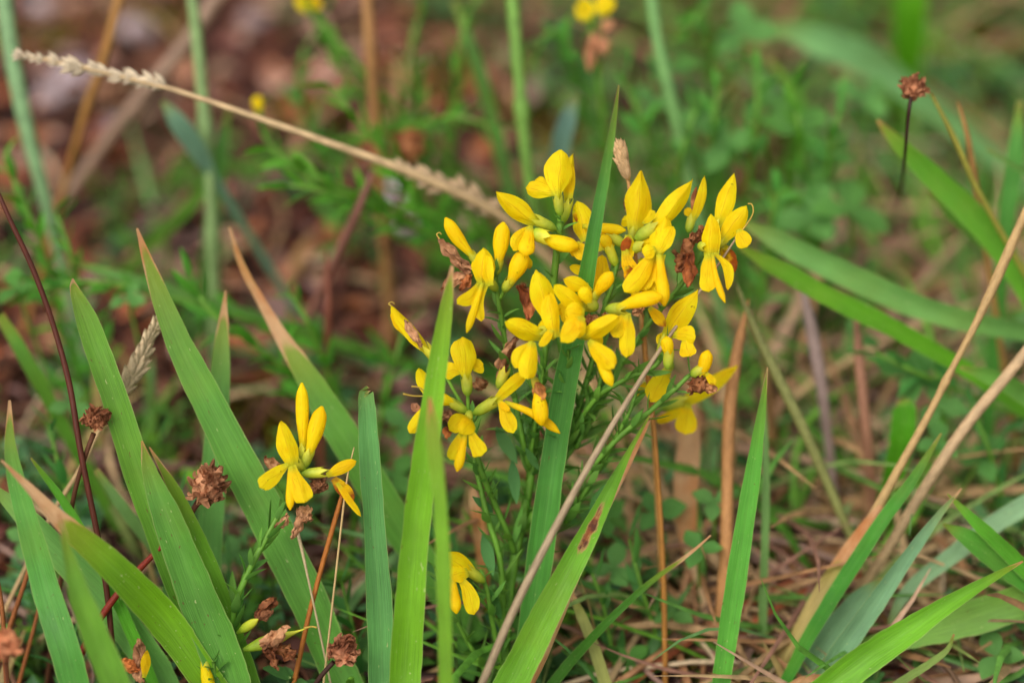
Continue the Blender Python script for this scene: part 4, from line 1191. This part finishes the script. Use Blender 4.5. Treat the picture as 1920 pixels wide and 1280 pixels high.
# low hanging flower
mf([('b', (884, 1076, 834, 1036, 42, -2, -5), dict(fold=0.2, bow=0.1, point=0.6, claw=0.5)), ('l', (878, 1072, 842, 1078, 34, -4, -6), dict(bow=0.1)), ('k', (848, 1082, 856, 1150, 22, -5, -8), dict(tint=O1)), ('w', (862, 1082, 888, 1152, 32, -5, -7), dict(tint=O1, side=0.08)), ('w', (850, 1082, 838, 1110, 20, -4, -5), dict(tint=O1)), ('c', (908, 1090, 872, 1064, 20, 2, -2))], 2)

# ---- the small plant among the broad blades
P1 = Vector((at(428, 1290, 4).x, at(428, 1300, 6).y, -0.001))
small = empty('greenweed_plant', P1)
tag(small, 'small greenweed shoot with four yellow flowers between broad green blades', 'plant')
leafy_stem(small, P1, [(572, 868, 9, 1), (556, 900, 10, 0), (530, 950, 11, 0), (498, 1010, 12, 0), (462, 1080, 13, 0), (438, 1150, 13, 1), (430, 1290, 12, 4)], 66, 13, to_ground=True, lcol=(1.2, 1.2, 1.0), start=0.12)
leafy_stem(small, P1, [(400, 1240, 7, -2), (404, 1262, 8, -1), (420, 1300, 9, 2)], 50, 7, to_ground=True, lcol=(0.9, 1, 0.8))


def sf(parts, d=0.0, label=None, name='flower'):
    return flower(small, P1, parts, label, name, d)


sf([('b', (550, 874, 525, 790, 38, -4, -4), dict(peak=0.5, point=0.6, fold=0.22, bow=0.08, claw=0.5)), ('w', (540, 870, 487, 914, 34, -6, -9), dict(point=0.0, peak=0.8)), ('w', (548, 872, 572, 942, 38, -6, -9), dict(tint=O1, point=0.2, peak=0.85)), ('k', (544, 874, 544, 956, 17, -5, -8), dict(tint=O1)), ('c', (572, 880, 552, 862, 18, 0, -3))], 0)
sf([('bud', (568, 848, 566, 717, 25, 1, 1)), ('c', (568, 868, 568, 832, 20, 1, 1))], 0, name='flower_bud')
sf([('bud', (578, 858, 604, 761, 31, -1, -1), dict(tint=O1)), ('c', (568, 878, 582, 842, 20, 0, -1))], 0, name='flower_bud')
sf([('c', (566, 888, 612, 884, 20, -1, -2)), ('l', (612, 890, 668, 864, 24, -2, -3), dict(tint=O2, wilt=0.25)), ('l', (625, 896, 664, 938, 28, -2, -3), dict(tint=O2, wilt=0.6)), ('l', (632, 905, 677, 968, 14, -3, -4), dict(tint=O2, wilt=0.3))], 0, 'spent flower with orange petals', 'wilting_flower')
sf([('l', (520, 900, 497, 856, 24, 4, 4), dict(**DRY)), ('l', (580, 905, 612, 916, 30, 1, 0), dict(**DRY)), ('l', (585, 920, 608, 904, 22, -1, -1), dict(**DRY)), ('l', (560, 950, 584, 975, 30, -2, -3), dict(**DRY)), ('l', (562, 955, 548, 1010, 22, -2, -2), dict(**DRY)), ('l', (540, 965, 516, 988, 18, -1, -2), dict(**DRY))], 0, 'withered brown petals below the fresh flower', 'withered_flower')
for spec in [((445, 1186, 0), (484, 1160, -3), 18), ((456, 1218, 0), (575, 1177, -1), 25)]:
    pod(small, P1, 'seed_pod', spec, M_CALYX, 0.7, PODP if spec[2] > 20 else None, (1.05, 1.05, 0.95), 1)
f = sf([('l', (478, 1165, 516, 1122, 24, -3, -5), dict(**DRK)), ('l', (480, 1160, 512, 1145, 16, -4, -5), dict(**DRY))], 0, 'withered brown flower on a young pod', 'withered_flower')
f = sf([('l', (488, 1210, 540, 1176, 30, -6, -8), dict(**DRY)), ('l', (500, 1212, 552, 1232, 30, -4, -5), dict(**DRK)), ('l', (495, 1215, 522, 1256, 18, -5, -6), dict(**DRK)), ('style', [(570, 1177, 5, -6), (585, 1174, 3, -6), (594, 1176, 4, -6)])], 0, 'shrivelled flower clinging to the green pod', 'withered_flower')
sf([('bud', (380, 1238, 396, 1300, 24, -3, -4), dict(tint=(1, 1.02, 1.2))), ('c', (382, 1230, 388, 1258, 15, -2, -3))], 0, name='flower_bud')
sf([('l', (262, 1280, 258, 1198, 26, -2, -3), dict(**DRY)), ('l', (270, 1270, 276, 1218, 18, -3, -3), dict(tint=O2, wilt=0.4)), ('l', (262, 1255, 226, 1236, 26, -3, -4), dict(dry=True, crumple=0.15, tint=(1.7, 0.9, 0.4))), ('p', [(264, 1270, 8, -1), (300, 1310, 8, 2), (400, 1400, 8, 6)])], 0, 'low orange-brown wilting flower', 'wilting_flower')

# ---- far flowers
FAR = [('far greenweed shoot with two blurred yellow flowers over brown withered ones', 1112, 10, 62,
        [('b', (1100, 40, 1092, -5, 40, 0, 0), dict(tint=O1)), ('w', (1125, 30, 1140, -8, 40, 0, 0), dict(tint=O1)), ('l', (1130, 40, 1145, 55, 30, 0, 0), dict(dry=True, tint=(1.35, 1.1, 0.95))), ('l', (1115, 60, 1105, 135, 26, 0, 0), dict(dry=True, tint=(1.4, 1.1, 0.95))), ('l', (1125, 70, 1135, 100, 26, 0, 0), dict(dry=True, tint=(1.35, 1.05, 0.95)))], [(1105, 35, 10, 63), (1120, 120, 12, 66), (1135, 260, 12, 76)]),
       ('far greenweed shoot with one blurred yellow bloom above the leafy slope', 575, 8, 80,
        [('b', (580, 24, 565, -18, 40, 0, 0), {}), ('w', (575, 20, 600, 0, 30, 0, 0), dict(tint=O1))], [(582, 15, 10, 80), (640, 90, 14, 80), (700, 160, 14, 84), (760, 220, 14, 90)]),
       ('far greenweed shoot with a single small yellow bud', 486, 196, 66,
        [('bud', (486, 212, 482, 180, 22, 0, 0), {})], [(486, 205, 8, 66), (500, 260, 10, 66), (560, 330, 12, 68), (640, 380, 12, 72)])]
for lab, x, y, d, parts, st in FAR:
    pts, wid = spec_points(st)
    pts, wid = to_root(pts, wid)
    b = pts[-1].copy()
    rt = empty('greenweed_shoot', b)
    tag(rt, lab, 'plant')
    leafy_stem(rt, b, st, 60, 30, to_ground=True, lcol=(0.95, 1.1, 0.7))
    flower(rt, b, parts, None, 'flower', d)

# ---- leafy shoots without flowers, blurred behind
GL = 'leafy shoots behind the flowers'
SHOOTS = [
    ([(505, 280, 6, 44), (560, 310, 9, 45), (620, 345, 10, 47), (690, 370, 11, 52)], (1.0, 1.25, 0.5)),
    ([(500, 345, 6, 46), (560, 350, 9, 46), (640, 365, 10, 48), (720, 400, 11, 54)], (0.9, 1.2, 0.5)),
    ([(625, 165, 6, 56), (660, 215, 10, 56), (700, 262, 10, 58), (730, 300, 10, 62)], (1.0, 1.3, 0.4)),
    ([(10, 300, 8, 48), (40, 370, 10, 48), (70, 440, 10, 50), (90, 510, 10, 56)], (0.95, 1.3, 0.45)),
    ([(105, 400, 8, 46), (130, 470, 10, 46), (150, 540, 10, 52)], (0.8, 1.2, 0.5)),
    ([(60, 540, 8, 42), (190, 530, 10, 44), (320, 560, 10, 50)], (0.8, 1.15, 0.6)),
    ([(360, 530, 8, 40), (400, 590, 10, 40), (470, 640, 10, 44), (540, 700, 10, 50)], (0.8, 1.2, 0.5)),
    ([(540, 545, 8, 44), (575, 600, 10, 44), (600, 660, 10, 48)], (0.9, 1.2, 0.5)),
    ([(760, 610, 6, 50), (740, 680, 9, 50), (720, 760, 10, 54)], (0.7, 1.1, 0.6)),
    ([(880, 20, 8, 75), (860, 110, 10, 76), (850, 200, 10, 84)], (0.8, 1.1, 0.6)),
    ([(1010, 90, 8, 80), (1040, 60, 10, 80), (1070, 120, 10, 88)], (0.7, 1.05, 0.6)),
    ([(930, 240, 8, 70), (860, 220, 10, 70), (800, 230, 10, 76)], (0.9, 1.1, 0.7)),
    ([(1170, 150, 8, 70), (1200, 220, 10, 70), (1230, 300, 10, 78)], (0.8, 1.1, 0.7)),
    ([(1350, 140, 8, 66), (1340, 220, 10, 66), (1330, 310, 10, 74)], (1.05, 1.3, 1.2)),
    ([(1420, 130, 8, 64), (1420, 210, 10, 64), (1410, 300, 10, 72)], (1.05, 1.3, 1.2)),
    ([(1490, 170, 8, 60), (1500, 250, 10, 60), (1510, 330, 10, 68)], (0.9, 1.15, 0.7)),
    ([(1310, 190, 8, 62), (1290, 250, 10, 62), (1270, 330, 10, 70)], (0.95, 1.2, 1.3)),
    ([(1580, 200, 8, 62), (1560, 260, 10, 62), (1550, 340, 10, 70)], (0.95, 1.25, 1.1)),
    ([(1460, 330, 8, 52), (1450, 400, 10, 54), (1440, 470, 10, 60)], (0.95, 1.25, 1.2)),
    ([(1290, 60, 8, 84), (1320, 20, 10, 84), (1330, 100, 10, 92)], (0.8, 1.05, 0.6)),
    ([(790, 20, 8, 84), (770, 100, 10, 84), (780, 180, 10, 92)], (0.8, 1.1, 0.7)),
    ([(570, 90, 8, 90), (560, 160, 10, 90), (580, 230, 10, 98)], (0.95, 1.25, 1.1)),
    ([(600, 40, 8, 90), (630, 110, 10, 90), (680, 170, 10, 96)], (0.85, 1.15, 0.5)),
    ([(1640, 660, 8, 36), (1700, 690, 10, 36), (1770, 720, 10, 40)], (0.7, 0.95, 1.0)),
    ([(1100, 1050, 6, 18), (1130, 1130, 8, 20), (1150, 1230, 9, 22)], (0.8, 1.0, 1.1)),
    ([(1180, 1010, 6, 20), (1200, 1090, 8, 20), (1230, 1190, 9, 24)], (0.85, 1.0, 1.1)),
    ([(800, 940, 6, 26), (830, 1020, 8, 26), (850, 1120, 9, 28)], (0.7, 0.95, 1.0)),
    ([(640, 1090, 6, 18), (660, 1170, 8, 18), (680, 1270, 9, 20)], (0.7, 0.95, 1.1)),
    ([(90, 790, 6, 28), (110, 870, 8, 28), (140, 960, 9, 30)], (0.7, 1.0, 1.1)),
    ([(330, 940, 6, 24), (350, 1030, 8, 24), (370, 1120, 9, 26)], (0.75, 1.0, 1.1)),
    ([(60, 1060, 6, 18), (80, 1130, 8, 18), (110, 1220, 9, 20)], (0.65, 0.95, 1.2)),
    ([(1820, 760, 6, 36), (1850, 830, 8, 36), (1870, 900, 9, 40)], (0.65, 0.95, 1.0))]
for st, lc in SHOOTS:
    pts, wid = spec_points(st)
    pts, wid = to_root(pts, wid)
    b = pts[-1].copy()
    rt = empty('leafy_shoot', b)
    tag(rt, 'blurred leafy flowerless green shoot near ' + near(*st[1][:2]), 'plant', GL)
    leafy_stem(rt, b, st, random.uniform(70, 96), 26, to_ground=True, lcol=lc, open_=1.1)


# ---- rounded trefoil leaves
def leaflet_mesh():
    mb = MB()
    rows, uvs = [], []
    prof = [0.10, 0.55, 0.86, 1.0, 0.9, 0.55, 0.08]
    for j, w in enumerate(prof):
        f = j / 6
        rows.append([Vector((x * 0.36 * w, 0.10 * abs(x) * w - 0.12 * f * f, f)) for x in (-1, -0.5, 0, 0.5, 1)])
        uvs.append([((x + 1) / 2, f) for x in (-1, -0.5, 0, 0.5, 1)])
    mb.grid(rows, uvs)
    o = mb.build('leaflet', M_LEAF)
    me = o.data
    bpy.data.objects.remove(o)
    return me


ME_TRE = leaflet_mesh()


def trefoil(label, x, y, d, px, col, group=None, n=3, spin=None):
    d += 7 if y > 850 else 0
    c = at(x, y, d)
    foot = Vector((c.x + random.uniform(-.004, .004), c.y + random.uniform(0, 0.008), -0.002))
    root = empty('trefoil', foot)
    mb = MB()
    mid = (c + foot) / 2 + Vector((random.uniform(-.003, .003), 0, 0))
    pts = catmull([c, mid, foot], 5)
    tube(mb, pts, [0.00035] * len(pts), 6)
    s = mb.build('leaf_stalk', M_STEM, root, foot)
    s.color = (1, 1, 1, 1)
    a0 = random.uniform(0, 6.28) if spin is None else spin
    up = Vector((random.uniform(-.35, .35), -0.35 + random.uniform(-.3, .3), 1)).normalized()
    sd = up.orthogonal().normalized()
    for k in range(n):
        dr = Matrix.Rotation(a0 + k * 2 * math.pi / n + random.uniform(-.2, .2), 3, up) @ sd
        z = (dr + up * random.uniform(0.0, 0.35)).normalized()
        x_ = z.cross(up).normalized()
        y_ = z.cross(x_)
        rot = Matrix((x_, -y_ if (-y_).dot(up) > 0 else y_, z)).transposed()
        o = bpy.data.objects.new('leaflet', ME_TRE)
        scene.collection.objects.link(o)
        o.parent = root
        L = size(px, d) * random.uniform(0.85, 1.15)
        o.matrix_basis = Matrix.Translation(c - foot) @ rot.to_4x4() @ Matrix.Diagonal((L, L, L, 1))
        b = random.uniform(0.85, 1.15)
        o.color = (col[0] * b, col[1] * b, col[2] * b, 1)
    tag(root, label, 'leaf', group)


GR = 'trefoil leaves near the ground'
for (x, y, d, px) in [(1590, 395, 66, 84), (1525, 405, 68, 74), (1150, 1065, 18, 50), (1230, 960, 24, 52), (1340, 940, 20, 46), (1700, 700, 40, 62), (1760, 760, 40, 52),
                      (1310, 1030, 14, 48), (1870, 1230, 10, 54), (1900, 1160, 14, 50), (740, 890, 34, 52), (760, 800, 40, 50), (440, 1040, 26, 48), (590, 1100, 20, 46), (90, 1050, 20, 44),
                      (50, 1010, 22, 42), (330, 1130, 16, 44), (870, 1240, 14, 44), (1080, 1240, 16, 46), (1180, 1240, 14, 44), (820, 990, 28, 46), (1840, 860, 32, 54), (1760, 830, 34, 50), (130, 760, 36, 46),
                      (1260, 1150, 16, 44), (690, 1210, 14, 42), (1500, 240, 70, 72), (1390, 60, 90, 66), (1430, 190, 74, 66), (1360, 270, 70, 62), (1550, 300, 70, 60), (1250, 130, 88, 60), (1620, 180, 84, 60), (1300, 240, 78, 56), (1220, 200, 84, 54), (1610, 640, 48, 40), (30, 540, 44, 46), (240, 560, 44, 44), (1130, 970, 24, 46)]:
    trefoil('grey-green rounded trefoil leaf near ' + near(x, y), x, y, d, px, random.choice([(0.95, 0.95, 1.25), (0.8, 0.9, 1.05), (0.8, 0.9, 0.85), (1.0, 1.0, 1.35)] if y > 450 else [(0.95, 0.98, 1.25), (0.85, 0.92, 0.9)]), GR)

# ---------------------------------------------------------------- stuff: litter, moss, thin herbs
def rnd_ground(x0=-400, x1=2320, y0=-260, y1=1420):
    px, py = random.uniform(x0, x1), random.uniform(y0, y1)
    return px, py, gpt(px, py)


LIT = [(98, 58, 42), (128, 78, 56), (82, 48, 36), (152, 98, 72), (172, 122, 98), (66, 38, 30), (142, 76, 46), (150, 110, 102), (116, 66, 56), (52, 30, 24)]
STRAW = [(200, 168, 124), (186, 150, 108), (176, 140, 98), (210, 184, 148), (164, 118, 80), (156, 124, 108), (120, 92, 70)]


def litter():
    mb = MB()
    for i in range(4300):
        px, py, g = rnd_ground()
        g.z = hgt(g.x, g.y)
        if i >= 3600:
            px, py = random.uniform(1150, 2300), random.uniform(480, 1400)
            g = gpt(px, py)
            g.z = hgt(g.x, g.y)
        right = px > 1150 and py > 430
        a = random.uniform(0, 6.283)
        dr = Vector((math.cos(a), math.sin(a), random.uniform(-0.12, 0.25))).normalized()
        if random.random() < (0.75 if right else 0.36):
            L, W = random.uniform(0.010, 0.062 if right else 0.04), random.uniform(0.0006, 0.0018)
            col = random.choice(STRAW if random.random() < (0.85 if right else 0.3) else LIT)
            p = g + Vector((0, 0, random.uniform(0.0, 0.011)))
            bend = Vector((random.uniform(-1, 1), random.uniform(-1, 1), random.uniform(0, .8))) * L * 0.12
            pts = [p + dr * (L * (k / 4 - 0.5)) + bend * math.sin(math.pi * k / 4) for k in range(5)]
            if random.random() < 0.5:
                tube(mb, pts, [W * 0.4] * 5, 4, col=lin(col))
            else:
                ribbon(mb, pts, [W * 0.5, W, W * 1.1, W, W * 0.4], fold=0.3, across=3, col=lin(col), side0=Vector((-dr.y, dr.x, random.uniform(-.8, .8))).normalized())
        else:
            L, W = random.uniform(0.003, 0.010), random.uniform(0.002, 0.0048)
            col = random.choice(LIT)
            p = g + Vector((0, 0, random.uniform(0.0, 0.007)))
            up = Vector((random.uniform(-.7, .7), random.uniform(-.7, .7), 1)).normalized()
            s = up.cross(dr).normalized()
            pts = [p + dr * (L * (k / 3 - 0.5)) + up * (0.2 * L * math.sin(math.pi * k / 3)) for k in range(4)]
            ribbon(mb, pts, [W * 0.15, W, W * 0.85, W * 0.1], fold=random.uniform(-.4, .4), across=3, col=lin(col), side0=s)
    for i in range(420):
        g = gpt(random.uniform(-300, 1000), random.uniform(-260, 720))
        g.z = hgt(g.x, g.y) + random.uniform(0.001, 0.006)
        a = random.uniform(0, 6.283)
        dr = Vector((math.cos(a), math.sin(a), random.uniform(-0.2, 0.3))).normalized()
        up = Vector((random.uniform(-.5, .5), random.uniform(-.5, .5), 1)).normalized()
        L, W = random.uniform(0.006, 0.016), random.uniform(0.003, 0.007)
        pts = [g + dr * (L * (k / 4 - 0.5)) + up * (0.15 * L * math.sin(math.pi * k / 4)) for k in range(5)]
        col = random.choice([(176, 118, 88), (188, 140, 118), (160, 90, 56), (150, 116, 106), (196, 156, 132), (120, 66, 44), (172, 104, 62), (96, 52, 38)])
        ribbon(mb, pts, [W * 0.2, W * 0.9, W, W * 0.8, W * 0.15], fold=random.uniform(-.35, .35), across=3, col=lin(col), side0=up.cross(dr).normalized())
    tag(mb.build('leaf_litter', M_ATTR, colors=True), 'brown dead leaves and straw littering the soil', 'litter', kind='stuff')


def herb_density(px, py):
    d = 0.22
    if (60 < px < 480 and py < 430) or (620 < px < 980 and 200 < py < 560) or (430 < px < 640 and 400 < py < 720):
        return -0.03
    if px > 1250 and py < 420:
        d = 0.95
    elif 760 < px <= 1250 and py < 420:
        d = 0.70
    elif px < 420 and 400 < py < 640:
        d = 0.36
    elif px > 1250 and py >= 420:
        d = 0.24
    elif px < 720 and py < 420:
        d = 0.07
    elif py > 850 and px < 1300:
        d = 0.5
    elif 420 <= py <= 850 and px < 1250:
        d = 0.2
    return d


def herbs():
    mb = MB()
    n = 0
    pal = [(76, 122, 58), (88, 140, 50), (66, 110, 60), (98, 144, 88), (104, 154, 38), (82, 126, 80), (54, 94, 40)]
    while n < 720:
        px, py, g = rnd_ground()
        if random.random() > herb_density(px, py):
            continue
        n += 1
        col = random.choice(pal)
        hh = random.uniform(0.008, 0.026)
        lean = Vector((random.uniform(-.6, .6), random.uniform(-.6, .6), 1)).normalized()
        g.z = hgt(g.x, g.y) - 0.001
        pts = [g + lean * (hh * (1 - k / 3)) for k in range(4)]
        tube(mb, pts, [0.0003, 0.0004, 0.00045, 0.0005], 4, col=lin((120, 150, 80)))
        for k in range(random.randint(6, 11)):
            f = random.uniform(0.1, 1.0)
            p = g + lean * (hh * f)
            a = k * 2.4 + random.uniform(-.3, .3)
            dr = Vector((math.cos(a), math.sin(a), random.uniform(0.1, 0.9))).normalized()
            L = random.uniform(0.003, 0.0072)
            W = L * random.uniform(0.28, 0.5)
            s = dr.cross(Vector((0, 0, 1))).normalized()
            lp = [p + dr * (L * (1 - j / 3)) - Vector((0, 0, 0.15 * L * (1 - j / 3) ** 2)) for j in range(4)]
            b = random.uniform(0.8, 1.25)
            ribbon(mb, lp, [W * 0.15, W * 0.9, W, W * 0.2], fold=0.12, across=3, col=tuple(c * b for c in lin(col)), side0=s)
    tag(mb.build('ground_herbs', M_HERB, colors=True), 'low mat of small green leaves growing through the litter', 'undergrowth', kind='stuff')


def thin_grass():
    mb = MB()
    pal = [(92, 146, 58), (106, 160, 48), (120, 164, 92), (84, 136, 62), (176, 150, 92), (160, 120, 76), (136, 150, 80)]
    n = 0
    while n < 420:
        px, py, g = rnd_ground()
        if random.random() > herb_density(px, py) + 0.03:
            continue
        n += 1
        g.z = hgt(g.x, g.y) - 0.001
        a = random.uniform(0, 6.283)
        L = random.uniform(0.018, 0.055)
        out = Vector((math.cos(a), math.sin(a), 0))
        pts = []
        lean = random.uniform(0.2, 1.3)
        for k in range(7):
            f = 1 - k / 6
            pts.append(g + Vector((0, 0, L * math.sin(f * 1.2) * 0.75 / (0.6 + lean))) + out * (L * lean * 0.55 * f ** 1.7))
        W = random.uniform(0.0008, 0.0026)
        b = random.uniform(0.8, 1.2)
        col = tuple(c * b for c in lin(random.choice(pal)))
        ribbon(mb, pts, [W * 0.08, W * 0.5, W * 0.8, W, W, W * 0.9, W * 0.8], fold=0.2, across=3, col=col, side0=Vector((-out.y, out.x, 0.2)).normalized())
    for i in range(1250):                              # tangled thin grass and straw on the straw side
        px = random.uniform(1120, 2300)
        py = random.uniform(-200, 1420) if i < 620 else random.uniform(430, 1420)
        if px < 1300 and py < 800:
            continue
        low = py > 480
        g = gpt(px, py)
        g.z = hgt(g.x, g.y) - 0.001
        a = random.uniform(0, 6.283)
        out = Vector((math.cos(a), math.sin(a), 0))
        L = random.uniform(0.03, 0.09)
        up = (random.uniform(0.08, 0.62) if i % 3 else random.uniform(0.5, 1.3)) if low else random.uniform(0.2, 0.6)
        bend = Vector((random.uniform(-1, 1), random.uniform(-1, 1), random.uniform(-0.5, 0.3))) * L * 0.16
        pts = [g + (out + Vector((0, 0, up))).normalized() * (L * (1 - k / 6)) + bend * math.sin(math.pi * k / 6) - Vector((0, 0, 0.25 * L * up * (1 - k / 6) ** 2)) for k in range(7)]
        W = random.uniform(0.0009, 0.0026)
        b = random.uniform(0.85, 1.2)
        green = random.random() < (0.5 if low else 0.85)
        col = random.choice([(104, 156, 66), (120, 168, 96), (92, 146, 48), (132, 160, 84), (112, 166, 52)] if green else [(206, 170, 124), (190, 150, 104), (176, 130, 90), (200, 160, 130), (160, 116, 96)])
        ribbon(mb, pts, [W * 0.1, W * 0.5, W * 0.8, W, W, W * 0.9, W * 0.8], fold=0.25, across=3, col=tuple(c * b for c in lin(col)), side0=Vector((-out.y, out.x, random.uniform(-.6, .6))).normalized())
    tag(mb.build('thin_grass', M_HERB, colors=True), 'thin blurred grass growing all over the ground', 'grass', kind='stuff')


def moss():
    mb = MB()
    n = 0
    while n < 8000:
        px, py, g = rnd_ground()
        q = mnoise.noise(Vector((g.x * 26, g.y * 26, 7.7)))
        lim = -0.16 if (px > 1250) else (0.36 if px < 760 else 0.14)
        if q < lim:
            continue
        n += 1
        g.z = hgt(g.x, g.y)
        col = random.choice([(132, 122, 24), (110, 114, 28), (150, 132, 28), (98, 106, 32), (120, 100, 26)])
        hh = random.uniform(0.003, 0.009)
        a = random.uniform(0, 6.283)
        s = Vector((math.cos(a), math.sin(a), 0))
        lean = Vector((random.uniform(-.5, .5), random.uniform(-.5, .5), 1))
        pts = [g + lean * (hh * (1 - k / 2)) for k in range(3)]
        W = random.uniform(0.0008, 0.0018)
        ribbon(mb, pts, [W * 0.2, W, W * 0.6], fold=0.3, across=3, col=lin(col), side0=s)
    tag(mb.build('moss', M_ATTR, colors=True), 'olive yellow moss tufts between the litter', 'moss', kind='stuff')


litter()
herbs()
thin_grass()
moss()


# pale pebbles on the bare soil
def pebble(x, y, r, col):
    p = gpt(x, y, 0.003)
    mb = MB()
    rr = size(r, depth_of(p))
    rows, uvs = [], []
    sd = random.random() * 40
    for i in range(9):
        th = math.pi * (0.02 + 0.96 * i / 8)
        row = []
        for k in range(12):
            ph = 2 * math.pi * k / 12
            v = Vector((math.sin(th) * math.cos(ph), math.sin(th) * math.sin(ph), math.cos(th) * 0.7))
            row.append(p + v * rr * (1 + 0.35 * mnoise.noise(v * 1.6 + Vector((sd, 0, 0)))))
        rows.append(row)
        uvs.append([(k / 12, i / 8) for k in range(12)])
    mb.grid(rows, uvs, lin(col), close=True)
    o = mb.build('pebble', M_ATTR, origin=p, colors=True)
    o.location = p
    tag(o, 'pale greyish pebble on bare soil near ' + near(x, y), 'stone', 'pale pebbles on bare soil')


for x, y, r, c in [(790, 235, 34, (214, 200, 198)), (752, 358, 30, (206, 196, 204)), (140, 150, 46, (176, 158, 160)), (255, 60, 34, (180, 160, 160)), (210, 240, 30, (160, 138, 138)), (95, 180, 30, (170, 150, 150)), (760, 420, 24, (196, 180, 176)), (480, 40, 30, (160, 136, 130)), (80, 20, 34, (186, 166, 164))]:
    pebble(x, y, r, c)
